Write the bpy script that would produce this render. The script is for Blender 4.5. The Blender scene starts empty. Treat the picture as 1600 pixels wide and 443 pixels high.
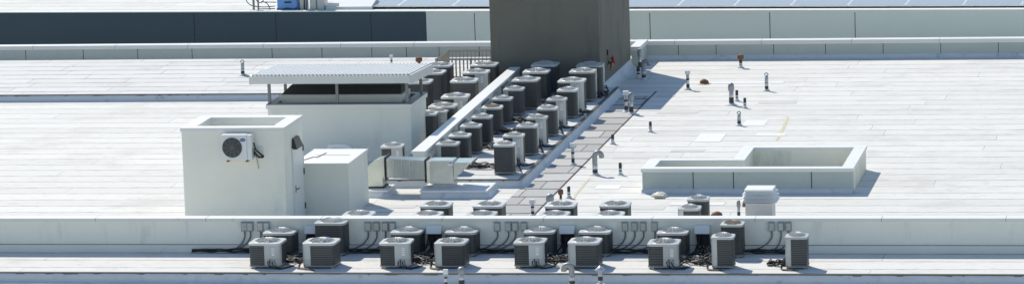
import bpy, bmesh, math, random
from mathutils import Vector, Matrix
R = random.Random(11)
sc = bpy.context.scene
C = sc.collection
PI = math.pi

# ------------------------------------------------------------------ camera (telephoto, from a higher building)
F = 6400.0
cx, cy = 800.0, 221.5
Yc = Vector((1980 - cx, cy + 820, -F)).normalized()
L = (F * F - 116.0 * (cy + 820)) / (1980 - cx)
Xc = Vector((L, 116.0, F)).normalized()
Zc = Xc.cross(Yc).normalized()
Yc = Zc.cross(Xc).normalized()
# world axes in camera space are Xc, Yc, Zc -> rotation cam->world has them as rows
R3 = Matrix((Xc, Yc, Zc))
CAMH = 19.3
def ray(px, py):
    return (R3 @ Vector((px - cx, cy - py, -F))).normalized()
d0 = ray(800, 418)
cam_loc = Vector((0, 0, 0)) - d0 * (-CAMH / d0.z) * -1.0
cam_loc = -(d0 * (CAMH / -d0.z))
def G(px, py, z=0.0):
    d = ray(px, py); t = (z - cam_loc.z) / d.z
    return cam_loc + d * t
def W(px, py, Y):
    d = ray(px, py); t = (Y - cam_loc.y) / d.y
    return cam_loc + d * t
def V(px, py, X):
    d = ray(px, py); t = (X - cam_loc.x) / d.x
    return cam_loc + d * t

cam = bpy.data.cameras.new('camera')
co = bpy.data.objects.new('camera', cam); C.objects.link(co)
co.matrix_world = Matrix.Translation(cam_loc) @ R3.to_4x4()
cam.sensor_width = 36; cam.sensor_fit = 'HORIZONTAL'; cam.lens = F / 1600 * 36
cam.clip_start = 1; cam.clip_end = 3000
sc.camera = co

# ------------------------------------------------------------------ light
_a = G(986, 105, 0); _b = G(1059, 125.5, 0); SUN_EL = math.radians(44); TOWER_H = (_b - _a).length*math.tan(SUN_EL)
SUN_DIR = Vector((.61, -.79, -math.tan(SUN_EL))).normalized()      # direction the light travels
w = bpy.data.worlds.new('World'); sc.world = w; w.use_nodes = True
nt = w.node_tree
sky = nt.nodes.new('ShaderNodeTexSky'); sky.sky_type = 'NISHITA'; sky.sun_disc = False
el = math.asin(-SUN_DIR.z); sky.sun_elevation = el
sky.sun_rotation = math.atan2(-SUN_DIR.x, -SUN_DIR.y)
sky.dust_density = 0.2; sky.air_density = 1.3; sky.ozone_density = 2.0
bg = nt.nodes['Background']; bg.inputs['Strength'].default_value = 0.12
nt.links.new(sky.outputs[0], bg.inputs['Color'])
sl = bpy.data.lights.new('sun', 'SUN'); sl.energy = 4.0; sl.angle = math.radians(0.5); sl.color = (1.0, 0.93, 0.80)
so = bpy.data.objects.new('sun', sl); C.objects.link(so)
so.rotation_euler = SUN_DIR.to_track_quat('-Z', 'Y').to_euler()
sc.view_settings.view_transform = 'Standard'; sc.view_settings.look = 'None'
sc.view_settings.exposure = 0.08; sc.view_settings.gamma = 1
sc.cycles.max_bounces = 8; sc.cycles.diffuse_bounces = 6
sc.cycles.use_denoising = True

# ------------------------------------------------------------------ materials
def mat(name, col, rough=0.7, metal=0.0, var=0.12, scale=3.0, bump=0.0, bscale=40.0, dirt=None, streak=0.0, rand=0.0):
    m = bpy.data.materials.new(name); m.use_nodes = True
    n = m.node_tree; N = n.nodes; K = n.links
    b = N['Principled BSDF']; b.inputs['Roughness'].default_value = rough; b.inputs['Metallic'].default_value = metal
    tc = N.new('ShaderNodeTexCoord')
    no = N.new('ShaderNodeTexNoise'); no.inputs['Scale'].default_value = scale; no.inputs['Detail'].default_value = 6; no.inputs['Roughness'].default_value = 0.6
    K.new(tc.outputs['Object'], no.inputs['Vector'])
    mx = N.new('ShaderNodeMix'); mx.data_type = 'RGBA'
    mx.inputs['A'].default_value = (*[c * (1 - var) for c in col], 1)
    mx.inputs['B'].default_value = (*[min(1, c * (1 + var)) for c in col], 1)
    K.new(no.outputs['Fac'], mx.inputs['Factor'])
    out = mx.outputs['Result']
    if dirt:
        n2 = N.new('ShaderNodeTexNoise'); n2.inputs['Scale'].default_value = dirt[2]; n2.inputs['Detail'].default_value = 8; n2.inputs['Roughness'].default_value = 0.7
        if streak:
            mp = N.new('ShaderNodeMapping'); mp.inputs['Scale'].default_value = (1, 1, streak)
            K.new(tc.outputs['Object'], mp.inputs['Vector']); K.new(mp.outputs[0], n2.inputs['Vector'])
        else:
            K.new(tc.outputs['Object'], n2.inputs['Vector'])
        rp = N.new('ShaderNodeValToRGB'); rp.color_ramp.elements[0].position = dirt[3]; rp.color_ramp.elements[1].position = min(1, dirt[3] + 0.16)
        K.new(n2.outputs['Fac'], rp.inputs['Fac'])
        ml = N.new('ShaderNodeMath'); ml.operation = 'MULTIPLY'; ml.inputs[1].default_value = dirt[1]
        K.new(rp.outputs['Color'], ml.inputs[0])
        m2 = N.new('ShaderNodeMix'); m2.data_type = 'RGBA'; K.new(out, m2.inputs['A']); m2.inputs['B'].default_value = (*dirt[0], 1)
        K.new(ml.outputs[0], m2.inputs['Factor']); out = m2.outputs['Result']
    if rand:
        oi = N.new('ShaderNodeObjectInfo'); mr = N.new('ShaderNodeMapRange')
        mr.inputs['To Min'].default_value = 1 - rand; mr.inputs['To Max'].default_value = 1 + rand
        K.new(oi.outputs['Random'], mr.inputs['Value'])
        m3 = N.new('ShaderNodeVectorMath'); m3.operation = 'SCALE'
        K.new(out, m3.inputs[0]); K.new(mr.outputs[0], m3.inputs['Scale']); out = m3.outputs[0]
    K.new(out, b.inputs['Base Color'])
    if bump:
        nb = N.new('ShaderNodeTexNoise'); nb.inputs['Scale'].default_value = bscale; nb.inputs['Detail'].default_value = 4
        K.new(tc.outputs['Object'], nb.inputs['Vector'])
        bp = N.new('ShaderNodeBump'); bp.inputs['Strength'].default_value = bump; bp.inputs['Distance'].default_value = 0.03
        K.new(nb.outputs['Fac'], bp.inputs['Height']); K.new(bp.outputs[0], b.inputs['Normal'])
    return m

def roof_mat(name, col, seam, bw, bh, msize, dirtc, stain=0.5, rot=0.0, fmin=.4, tv=.06):
    """rolled membrane: lap seams every roll width, end laps, dirt, ponding marks, wrinkles"""
    m = bpy.data.materials.new(name); m.use_nodes = True
    n = m.node_tree; N = n.nodes; K = n.links
    b = N['Principled BSDF']; b.inputs['Roughness'].default_value = 0.75
    tc = N.new('ShaderNodeTexCoord')
    wn = N.new('ShaderNodeTexNoise'); wn.inputs['Scale'].default_value = 0.9; wn.inputs['Detail'].default_value = 5
    K.new(tc.outputs['Object'], wn.inputs['Vector'])
    ws = N.new('ShaderNodeVectorMath'); ws.operation = 'MULTIPLY_ADD'
    ws.inputs[1].default_value = (0.10, 0.16, 0); K.new(wn.outputs['Color'], ws.inputs[0]); K.new(tc.outputs['Object'], ws.inputs[2])
    mp = N.new('ShaderNodeMapping'); mp.inputs['Rotation'].default_value = (0, 0, rot); K.new(ws.outputs[0], mp.inputs['Vector'])
    sx = N.new('ShaderNodeSeparateXYZ'); K.new(mp.outputs[0], sx.inputs[0])
    dv = N.new('ShaderNodeMath'); dv.operation = 'DIVIDE'; dv.inputs[1].default_value = bh; K.new(sx.outputs['Y'], dv.inputs[0])
    fl = N.new('ShaderNodeMath'); fl.operation = 'FLOOR'; K.new(dv.outputs[0], fl.inputs[0])
    wh = N.new('ShaderNodeTexWhiteNoise'); wh.noise_dimensions = '1D'; K.new(fl.outputs[0], wh.inputs['W'])
    ma = N.new('ShaderNodeMath'); ma.operation = 'MULTIPLY_ADD'; ma.inputs[1].default_value = bw; K.new(wh.outputs['Value'], ma.inputs[0]); K.new(sx.outputs['X'], ma.inputs[2])
    cm = N.new('ShaderNodeCombineXYZ'); K.new(ma.outputs[0], cm.inputs['X']); K.new(sx.outputs['Y'], cm.inputs['Y'])
    def mth(op, a_, b_=None):
        q = N.new('ShaderNodeMath'); q.operation = op
        for i_, v_ in enumerate((a_, b_)):
            if v_ is None: continue
            if isinstance(v_, (int, float)): q.inputs[i_].default_value = v_
            else: K.new(v_, q.inputs[i_])
        return q.outputs[0]
    fy = mth('FRACT', dv.outputs[0]); xd = mth('DIVIDE', ma.outputs[0], bw); fx = mth('FRACT', xd)
    m1 = mth('LESS_THAN', fy, msize/bh); m2_ = mth('LESS_THAN', fx, msize*.28/bw); mk = mth('MAXIMUM', m1, mth('MULTIPLY', m2_, .8))
    w3 = N.new('ShaderNodeTexWhiteNoise'); w3.noise_dimensions = '2D'
    c3_ = N.new('ShaderNodeCombineXYZ'); K.new(mth('FLOOR', xd), c3_.inputs['X']); K.new(fl.outputs[0], c3_.inputs['Y']); K.new(c3_.outputs[0], w3.inputs['Vector'])
    tone = N.new('ShaderNodeMix'); tone.data_type = 'RGBA'; K.new(w3.outputs['Value'], tone.inputs['Factor'])
    tone.inputs['A'].default_value = (*[c * (1-tv) for c in col], 1); tone.inputs['B'].default_value = (*[min(.9, c * (1+tv*.7)) for c in col], 1)
    # seams fade in and out
    sn = N.new('ShaderNodeTexNoise'); sn.inputs['Scale'].default_value = 1.6; sn.inputs['Detail'].default_value = 4; K.new(tc.outputs['Object'], sn.inputs['Vector'])
    sr = N.new('ShaderNodeValToRGB'); sr.color_ramp.elements[0].position = 0.36; sr.color_ramp.elements[1].position = 0.60; K.new(sn.outputs['Fac'], sr.inputs['Fac'])
    sm = N.new('ShaderNodeMath'); sm.operation = 'MULTIPLY_ADD'; sm.inputs[1].default_value = 1-fmin; sm.inputs[2].default_value = fmin; K.new(sr.outputs['Color'], sm.inputs[0])
    mx = N.new('ShaderNodeMix'); mx.data_type = 'RGBA'; K.new(tone.outputs['Result'], mx.inputs['A'])
    mx.inputs['B'].default_value = (*seam, 1); K.new(mth('MULTIPLY', mk, sm.outputs[0]), mx.inputs['Factor'])
    out = mx.outputs['Result']
    for (sc_, pos, wdt, k, stretch) in ((0.35, 0.52, 0.2, stain * .5, 1), (2.2, 0.56, 0.1, stain * .55, 2.5), (9, 0.63, 0.07, stain, 1.6)):
        mpp = N.new('ShaderNodeMapping'); mpp.inputs['Scale'].default_value = (1, stretch, 1); K.new(tc.outputs['Object'], mpp.inputs['Vector'])
        d = N.new('ShaderNodeTexNoise'); d.inputs['Scale'].default_value = sc_; d.inputs['Detail'].default_value = 8; d.inputs['Roughness'].default_value = 0.68
        K.new(mpp.outputs[0], d.inputs['Vector'])
        rp = N.new('ShaderNodeValToRGB'); rp.color_ramp.elements[0].position = pos; rp.color_ramp.elements[1].position = pos + wdt; K.new(d.outputs['Fac'], rp.inputs['Fac'])
        ml = N.new('ShaderNodeMath'); ml.operation = 'MULTIPLY'; ml.inputs[1].default_value = k; K.new(rp.outputs['Color'], ml.inputs[0])
        m2 = N.new('ShaderNodeMix'); m2.data_type = 'RGBA'; K.new(out, m2.inputs['A']); m2.inputs['B'].default_value = (*dirtc, 1); K.new(ml.outputs[0], m2.inputs['Factor'])
        out = m2.outputs['Result']
    K.new(out, b.inputs['Base Color'])
    nb = N.new('ShaderNodeTexNoise'); nb.inputs['Scale'].default_value = 5; nb.inputs['Detail'].default_value = 6; K.new(tc.outputs['Object'], nb.inputs['Vector'])
    ad = N.new('ShaderNodeMath'); ad.operation = 'MULTIPLY_ADD'; ad.inputs[1].default_value = -0.5; K.new(mk, ad.inputs[0]); K.new(nb.outputs['Fac'], ad.inputs[2])
    bp = N.new('ShaderNodeBump'); bp.inputs['Strength'].default_value = 0.35; bp.inputs['Distance'].default_value = 0.03
    K.new(ad.outputs[0], bp.inputs['Height']); K.new(bp.outputs[0], b.inputs['Normal'])
    return m

M = {}
M['roof'] = roof_mat('white_membrane', (.71, .70, .67), (.27, .265, .26), 11.0, 1.02, .07, (.42, .40, .37), 1.0)
M['platform'] = roof_mat('platform_membrane', (.66, .66, .65), (.14, .14, .15), 3.4, 1.0, .09, (.36, .36, .36), .7)
M['walk'] = roof_mat('granulated_cap_sheet', (.46, .46, .45), (.04, .04, .045), 2.6, 1.32, .15, (.27, .27, .27), .6, fmin=.8, tv=.16)
M['lowroof'] = roof_mat('lower_membrane', (.70, .70, .70), (.2, .2, .22), 5, 1.0, .07, (.40, .42, .45), .7)
M['curb'] = mat('curb_membrane', (.66, .68, .70), .7, var=.10, scale=2, bump=.5, bscale=6, dirt=((.33, .35, .38), .6, 2.5, .56))
M['cap'] = mat('coping_white', (.78, .78, .76), .5, var=.05, scale=1.2, dirt=((.5, .49, .46), .5, 2.0, .6))
M['stucco'] = mat('cream_stucco', (.84, .84, .77), .9, var=.05, scale=1.2, bump=.35, bscale=60, dirt=((.60, .60, .56), .35, 1.4, .55), streak=.3)
M['stucco2'] = mat('grey_cream_stucco', (.76, .77, .70), .9, var=.05, scale=1.2, bump=.3, bscale=60, dirt=((.55, .56, .53), .35, 1.5, .56), streak=.25)
M['stucco3'] = mat('front_wall_stucco', (.87, .87, .80), .9, var=.05, scale=1.2, bump=.3, bscale=60, dirt=((.60, .60, .56), .6, 1.8, .55), streak=.2)
M['parapet'] = mat('grey_parapet', (.50, .54, .50), .85, var=.08, scale=2, bump=.3, bscale=45, dirt=((.24, .26, .28), .6, 3, .6))
M['wellin'] = mat('well_plaster', (.84, .82, .70), .9, var=.05, scale=1.2, bump=.25, bscale=50, dirt=((.45, .43, .36), .5, 1.5, .55), streak=.3)
M['tower'] = mat('dark_stucco', (.185, .18, .155), .92, var=.10, scale=.8, bump=.4, bscale=70, dirt=((.09, .088, .085), .5, 1.2, .52), streak=.3)
M['navy'] = mat('navy_panel', (.032, .07, .105), .45, var=.10, scale=.5)
M['pale'] = mat('pale_panel', (.72, .79, .76), .5, var=.04, scale=.5)
M['joint'] = mat('joint_black', (.03, .03, .03), .8)
M['edge'] = mat('dark_edge_metal', (.13, .125, .12), .45, metal=.3, var=.2)
M['coil'] = mat('coil_louvre', (.088, .092, .094), .5, metal=.35, var=.14, scale=5, rand=.22, dirt=((.2, .2, .2), .35, 6, .58))
M['coilshade'] = mat('coil_recess_shade', (.04, .043, .047), .7)  # darker coil tone, paints the shade in louvre gaps and fan well
M['panel'] = mat('painted_panel', (.50, .52, .51), .42, metal=.1, var=.06, scale=4, rand=.1)
M['lid'] = mat('lid_paint', (.54, .55, .54), .42, metal=.1, var=.08, scale=5, rand=.16, dirt=((.4, .38, .34), .4, 5, .58))
M['wire'] = mat('guard_wire', (.72, .74, .75), .4, metal=.1, var=.1)
M['rustwire'] = mat('guard_wire_rusty', (.42, .34, .26), .7, metal=.2, var=.2, scale=9)
M['fan'] = mat('fan_black', (.05, .055, .06), .45, metal=.4)
M['hub'] = mat('fan_motor', (.40, .42, .44), .35, metal=.6)
M['feet'] = mat('galvanised_foot', (.40, .40, .39), .5, metal=.5)
M['pan'] = mat('base_pan', (.30, .31, .32), .5, metal=.4)
M['sticker'] = mat('white_sticker', (.80, .80, .80), .4, var=.02)
M['ink'] = mat('sticker_ink', (.25, .26, .28), .6)
M['blue'] = mat('logo_blue', (.02, .07, .32), .4)
M['black'] = mat('black_rubber', (.018, .018, .02), .55)
M['cable'] = mat('insulated_line', (.025, .026, .03), .6, var=.3, scale=8)
M['cablegrey'] = mat('grey_cable', (.22, .23, .24), .5)
M['conduit'] = mat('conduit_grey', (.16, .18, .20), .45, metal=.2)
M['copper'] = mat('copper_tube', (.38, .18, .09), .4, metal=.8)
M['boxgrey'] = mat('switch_box_grey', (.26, .32, .34), .42, metal=.2, var=.08, scale=6, rand=.12)
M['galv'] = mat('galvanised_sheet', (.50, .53, .52), .27, metal=.8, var=.28, scale=2.6, bump=.12, bscale=5)
M['galv2'] = mat('weathered_sheet', (.56, .57, .56), .5, metal=.45, var=.12, scale=4)
M['corr'] = mat('corrugated_white', (.78, .79, .80), .42, metal=.1, var=.05, scale=2, dirt=((.5, .5, .48), .4, 3, .58))
M['fascia'] = mat('fascia_white', (.70, .71, .69), .5, var=.05, scale=2, dirt=((.5, .5, .48), .4, 3, .58))
M['white'] = mat('white_paint', (.76, .77, .77), .45, var=.04)
M['steel'] = mat('steel_post', (.22, .24, .25), .5, metal=.5)
M['darkin'] = mat('interior_shade', (.05, .055, .06), .8)  # dark colour stands for the shade inside openings and gaps
M['pipedark'] = mat('pipe_tar', (.07, .065, .06), .7, var=.3, scale=12)
M['pipe'] = mat('pipe_grey', (.34, .35, .36), .5, metal=.4, var=.15, scale=10)
M['pipelight'] = mat('pipe_foil', (.62, .63, .64), .35, metal=.5, var=.1, scale=14)
M['rust'] = mat('rust', (.20, .09, .05), .8, var=.3, scale=12)
M['brown'] = mat('brown_metal', (.17, .13, .10), .6, var=.2, scale=9)
M['rail'] = mat('railing_tan', (.34, .30, .25), .5, metal=.2, var=.08)
M['red'] = mat('valve_red', (.35, .02, .03), .4)
M['brass'] = mat('brass', (.45, .26, .10), .35, metal=.8)
M['tarp'] = mat('blue_tarp', (.16, .36, .72), .5, var=.15, scale=3, bump=.5, bscale=6)
M['tarpdark'] = mat('blue_tarp_fold', (.03, .07, .17), .6)
M['pv'] = mat('solar_glass', (.32, .33, .36), .35, var=.05)  # pale base colour carries the sky's reflection in the glass
M['pv'].node_tree.nodes['Principled BSDF'].inputs['Coat Weight'].default_value = .6
M['alu'] = mat('aluminium', (.75, .76, .77), .35, metal=.5, var=.04)
M['stain'] = mat('ochre_stain', (.62, .57, .40), .8, var=.12, scale=4)
M['patch'] = mat('membrane_patch', (.66, .67, .68), .65, var=.1, scale=6, bump=.6, bscale=12)
M['newsheet'] = mat('new_membrane', (.78, .78, .77), .6, var=.04, scale=2, bump=.3, bscale=5)
M['oldsheet'] = mat('old_membrane', (.62, .61, .58), .8, var=.08, scale=2, bump=.3, bscale=5)
M['asphalt'] = mat('asphalt', (.05, .05, .05), .9, var=.2)
M['bronze'] = mat('lamp_bronze', (.035, .035, .04), .4, metal=.2)

# ------------------------------------------------------------------ mesh helpers
class MB:
    def __init__(s): s.v = []; s.f = []; s.mi = []; s.sm = []
    def add(s, vs, fs, mi=0, smooth=False):
        o = len(s.v); s.v += [tuple(p) for p in vs]
        for f in fs: s.f.append([i + o for i in f]); s.mi.append(mi); s.sm.append(smooth)
        return s
    def box(s, a, b, mi=0, rz=0.0, c=None):
        x0, y0, z0 = a; x1, y1, z1 = b
        vs = [(x0,y0,z0),(x1,y0,z0),(x1,y1,z0),(x0,y1,z0),(x0,y0,z1),(x1,y0,z1),(x1,y1,z1),(x0,y1,z1)]
        if rz:
            c = c or ((x0+x1)/2, (y0+y1)/2); k, q = math.cos(rz), math.sin(rz)
            vs = [(c[0]+(x-c[0])*k-(y-c[1])*q, c[1]+(x-c[0])*q+(y-c[1])*k, z) for x, y, z in vs]
        return s.add(vs, [(0,3,2,1),(4,5,6,7),(0,1,5,4),(1,2,6,5),(2,3,7,6),(3,0,4,7)], mi)
    def prism(s, poly, z0, z1, mi=0):
        n = len(poly)
        vs = [(x, y, z0) for x, y in poly] + [(x, y, z1) for x, y in poly]
        fs = [tuple(range(n-1, -1, -1)), tuple(range(n, 2*n))] + [(i, (i+1) % n, n+(i+1) % n, n+i) for i in range(n)]
        return s.add(vs, fs, mi)
    def hull8(s, p, mi=0):   # 4 bottom + 4 top points
        return s.add(p, [(0,3,2,1),(4,5,6,7),(0,1,5,4),(1,2,6,5),(2,3,7,6),(3,0,4,7)], mi)
    def tube(s, pts, r, n=6, mi=0, smooth=True, caps=True):
        pts = [Vector(p) for p in pts]; rs = r if isinstance(r, (list, tuple)) else [r] * len(pts)
        vs = []; up = None
        for i, p in enumerate(pts):
            t = (pts[min(i+1, len(pts)-1)] - pts[max(i-1, 0)])
            t = t.normalized() if t.length > 1e-9 else Vector((0, 0, 1))
            if up is None: up = Vector((0, 0, 1)) if abs(t.z) < .9 else Vector((1, 0, 0))
            a = t.cross(up); a = a.normalized() if a.length > 1e-6 else t.orthogonal().normalized()
            b = a.cross(t).normalized(); up = b
            for k in range(n):
                q = 2 * PI * k / n; vs.append(p + (a * math.cos(q) + b * math.sin(q)) * rs[i])
        fs = [(i*n+k, i*n+(k+1) % n, (i+1)*n+(k+1) % n, (i+1)*n+k) for i in range(len(pts)-1) for k in range(n)]
        if caps: fs += [tuple(range(n-1, -1, -1)), tuple(range((len(pts)-1)*n, len(pts)*n))]
        return s.add(vs, fs, mi, smooth)
    def lathe(s, prof, n=16, c=(0, 0), mi=0, smooth=True):
        vs = [(c[0]+r*math.cos(2*PI*k/n), c[1]+r*math.sin(2*PI*k/n), z) for r, z in prof for k in range(n)]
        m = len(prof)
        fs = [(i*n+k, i*n+(k+1) % n, (i+1)*n+(k+1) % n, (i+1)*n+k) for i in range(m-1) for k in range(n)]
        fs += [tuple(range(n-1, -1, -1)), tuple(range((m-1)*n, m*n))]
        return s.add(vs, fs, mi, smooth)
    def mesh(s, name, mats):
        me = bpy.data.meshes.new(name); me.from_pydata(s.v, [], s.f)
        for m in (mats if isinstance(mats, (list, tuple)) else [mats]): me.materials.append(M[m])
        me.polygons.foreach_set('material_index', s.mi); me.polygons.foreach_set('use_smooth', s.sm)
        me.update(); bm = bmesh.new(); bm.from_mesh(me); bmesh.ops.recalc_face_normals(bm, faces=bm.faces); bm.to_mesh(me); bm.free()
        return me
    def build(s, name, mats, parent=None, bevel=0.0):
        o = bpy.data.objects.new(name, s.mesh(name, mats)); C.objects.link(o)
        if parent: o.parent = parent
        if bevel:
            b = o.modifiers.new('bevel', 'BEVEL'); b.width = bevel; b.segments = 2; b.limit_method = 'ANGLE'
        return o
def thing(name, label, cat, loc=(0, 0, 0), rz=0.0, group=None):
    o = bpy.data.objects.new(name, None); C.objects.link(o); o.empty_display_size = .2
    o.location = loc; o.rotation_euler = (0, 0, rz); tag(o, label, cat, group); return o
def tag(o, label, cat, group=None):
    o['label'] = label; o['category'] = cat
    if group: o['group'] = group
    return o
def struct(o): o['kind'] = 'structure'; return o
def copy_tree(o, parent=None):
    c = o.copy(); C.objects.link(c)
    if parent: c.parent = parent
    for ch in list(o.children): copy_tree(ch, c)
    return c

# ------------------------------------------------------------------ SETTING: levels
Yfc = G(800, 427, 0).y                 # edge of the front strip
Yfw = G(800, 394, 0).y                 # face of front wall
PZ = 0.22                              # raised equipment platforms
Ypf = G(760, 280.5, PZ).y              # front edge of middle platform
Xcurb = (G(815, 277, PZ).x + G(955, 147.6, PZ).x) / 2
Ybp = G(800, 95, 0).y                  # face of back parapet
XL, XR = -34.0, 24.0
mb = MB().box((-400, -200, -9.2), (400, 1500, -9.0)); struct(mb.build('ground', 'asphalt'))
# main roof deck
mb = MB().box((XL, Yfc, -8.9), (XR + 3, Ybp + .2, 0)); struct(mb.build('main_roof', 'roof'))
mb = MB().box((XL, Yfc - 14, -8.9), (XR + 3, Yfc - .004, -.24)); struct(mb.build('lower_roof', 'lowroof'))

# grey walkway sheet beside the platform
Xs = G(919, 250, 0).x
mb = MB().box((Xcurb + .02, Yfw + .8, .001), (Xs, G(985, 150, 0).y, .006))
o = struct(mb.build('walkway', 'walk'))
mb = MB().box((Xs - .02, Yfw + .8, .007), (Xs + .025, G(985, 150, 0).y + 1.0, .012)); struct(mb.build('walkway_seam_path', 'joint'))

def flared(name, path, h, z0=0.0, out=.20, m='curb', seed=1):
    """membrane skirt of a curb: follows path (list of (x,y)), outward normal to the right of travel"""
    rr = random.Random(seed); prof = [(0.0, h - .002), (.035, h - .02), (.05, h * .45), (.075, h * .22), (out * .6, h * .08), (out, .004)]
    pts = []
    for i in range(len(path) - 1):
        a = Vector(path[i]); b = Vector(path[i + 1]); n = max(2, int((b - a).length / .16))
        for k in range(n): pts.append((a.lerp(b, k / n), i))
    pts.append((Vector(path[-1]), len(path) - 2))
    vs = []; q = len(prof)
    for p, i in pts:
        d = (Vector(path[i + 1]) - Vector(path[i])).normalized(); nrm = Vector((d.y, -d.x))
        if i > 0 and (p - Vector(path[i])).length < 1e-4:
            d2 = (Vector(path[i]) - Vector(path[i - 1])).normalized(); n2 = Vector((d2.y, -d2.x)); mm = (nrm + n2).normalized(); nrm = mm / max(.4, mm.dot(nrm))
        for o_, z in prof:
            jj = rr.uniform(-.011, .011) if 0 < o_ < out else (rr.uniform(-.05, .04) if o_ else 0)
            vs.append((p.x + nrm.x * (o_ + jj), p.y + nrm.y * (o_ + jj), z0 + z))
    fs = [(i*q+k, i*q+k+1, (i+1)*q+k+1, (i+1)*q+k) for i in range(len(pts)-1) for k in range(q-1)]
    return MB().add(vs, fs, 0, True).build(name, m)
def lip(name, path, h, wd=.07, parent=None, m='edge', z0=0.0, th=.05):
    mb = MB()
    for a, b in zip(path, path[1:]):
        a = Vector(a); b = Vector(b); d = (b - a).normalized(); n = Vector((d.y, -d.x))
        a2 = a - d * .0; b2 = b + d * .0
        p = [a2 + n*.03, b2 + n*.03, b2 - n*wd, a2 - n*wd]
        mb.prism([(v.x, v.y) for v in p], z0 + h - th + .012, z0 + h + .018)
    return mb.build(name, m, parent)

# front strip edge: dark metal lip, pale flared skirt onto the lower roof
path = [(XL, Yfc), (XR, Yfc)]
o = struct(flared('front_kerb', path, .24, -.24, .2, seed=3)); l = lip('front_kerb_edge', path, .0); l.parent = o
# middle platform
Xdw = G(648, 284, 0).x                                          # diagonal wall foot
XM0 = G(560, 282, 0).x
YmR = G(700, 130, 0).y
YtF = G(940, 149, 0).y                                          # tower front
YtB = V(986, 104, G(940, 149, PZ).x).y
path = [(XM0, Ypf), (Xcurb, Ypf), (Xcurb, YtF + .3)]
Xml = G(672, 240, 0).x
YpL = G(400, 157, 0).y                                          # left platform front
mb = MB().prism([(XM0, Ypf), (Xcurb, Ypf), (Xcurb, YtF + .3), (Xcurb - .5, YtF + .3), (Xcurb - .5, Ybp - .6), (XL, Ybp - .6), (XL, YpL), (Xml - .3, YpL), (Xml - .3, Ypf + 1.4), (XM0, Ypf + 1.4)], .0, PZ)
plat = struct(mb.build('equipment_platform', 'platform'))
o = flared('curb_skirt', path, PZ, seed=5); o.parent = plat
o = lip('curb_edge', path, PZ, parent=plat)
pathL = [(XL, YpL), (Xml - .3, YpL)]
o = flared('curb_skirt', pathL, PZ, seed=6); o.parent = plat
o = lip('curb_edge', pathL, PZ, parent=plat)

# ochre stains on the membrane, thin sheets
def sheet(name, px, z, m):
    pts = [G(x, y, 0) for x, y in px]
    mb = MB().prism([(p.x, p.y) for p in pts], z, z + .003); return struct(mb.build(name, m))
rs = random.Random(4)
def wavy_band(pxs, wpx):
    a = []; b = []
    for x, y in pxs:
        q = wpx * rs.uniform(.6, 1.3); a.append((x - q, y)); b.append((x + q, y))
    return a + b[::-1]
sheet('stained_path', wavy_band([(896, 311), (900, 303), (907, 295), (913, 287), (921, 279)], 2.6), .004, 'stain')
sheet('stained_path', wavy_band([(1214, 219), (1218, 210), (1224, 200), (1228, 190), (1231, 183)], 2.2), .004, 'stain')

rp_ = random.Random(8)
for (px, py, w_, d_, m_) in ((1150, 129, 3.2, .5, 'newsheet'), (1060, 175, 1.3, .6, 'oldsheet'), (1110, 215, .8, 1.6, 'newsheet'), (1000, 245, 1.6, .55, 'oldsheet'), (950, 292, .7, .7, 'newsheet'),
                      (1090, 318, 1.5, .5, 'newsheet'), (1040, 150, .6, .5, 'oldsheet'), (1215, 160, 1.2, .5, 'oldsheet'), (1180, 192, .7, 1.1, 'newsheet'), (990, 200, .9, .5, 'newsheet'), (620, 322, 1.1, .5, 'oldsheet'),
                      (1010, 325, 1.0, .45, 'oldsheet'), (1075, 235, 1.0, .4, 'oldsheet'), (1205, 210, .9, .5, 'newsheet')):
    p = G(px, py, 0); struct(MB().box((-w_/2, -d_/2, .004), (w_/2, d_/2, .008)).build('roof', m_)).location = (p.x, p.y, 0)

# ------------------------------------------------------------------ walls
def wall(name, label, x0, x1, y0, y1, z0, z1, m, cap=.07, over=.035, joints=(), cat='parapet wall', rz=0, foot=False, capm='cap'):
    t = thing(name, label, cat, ((x0+x1)/2, y0, z0))
    ox, oy, oz = t.location
    mb = MB().box((x0-ox, y0-oy, 0), (x1-ox, y1-oy, z1-oz-cap)); mb.build('wall', m, t)
    MB().box((x0-ox-over, y0-oy-over, z1-oz-cap+.001), (x1-ox+over, y1-oy+over, z1-oz)).build('coping', capm, t, bevel=.012)
    if joints:
        jb = MB()
        for x in joints: jb.box((x-ox-.010, y0-oy-.004, .02), (x-ox+.010, y0-oy+.002, z1-oz-cap-.002))
        jb.build('joint', 'joint', t)
    if x1-x0 > 20:
        k = x0+1.3
        while k < x1:
            MB().box((k-ox-.008, y0-oy-over-.003, z1-oz-cap+.002), (k-ox+.008, y1-oy+over+.003, z1-oz+.003)).build('coping_joint', 'feet', t); k += R.uniform(2.6, 3.4)
    if foot:
        MB().box((x0-ox, y0-oy-.03, 0.001), (x1-ox, y0-oy-.001, .20)).build('flashing', 'cap', t)
        fb = MB().box((x0-ox, y0-oy-.034, .200), (x1-ox, y0-oy-.0, .212)); fb.build('flashing_bar', 'conduit', t)
    return t
zfw = W(800, 340.5, Yfw - .03).z
fw = wall('parapet_wall', 'long low cream wall with white coping across the roof behind the front row of units',
          XL, XR, Yfw, Yfw + .34, 0, zfw, 'stucco3', cap=.09, foot=True)
mb = MB()
for px in (369+12, 503, 637, 741, 843, 944, 1078, 1178):
    x = W(px, 370, Yfw).x; mb.box((x-.006-fw.location.x, -.033, .0), (x+.006-fw.location.x, -.0301, zfw-.09))
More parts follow.
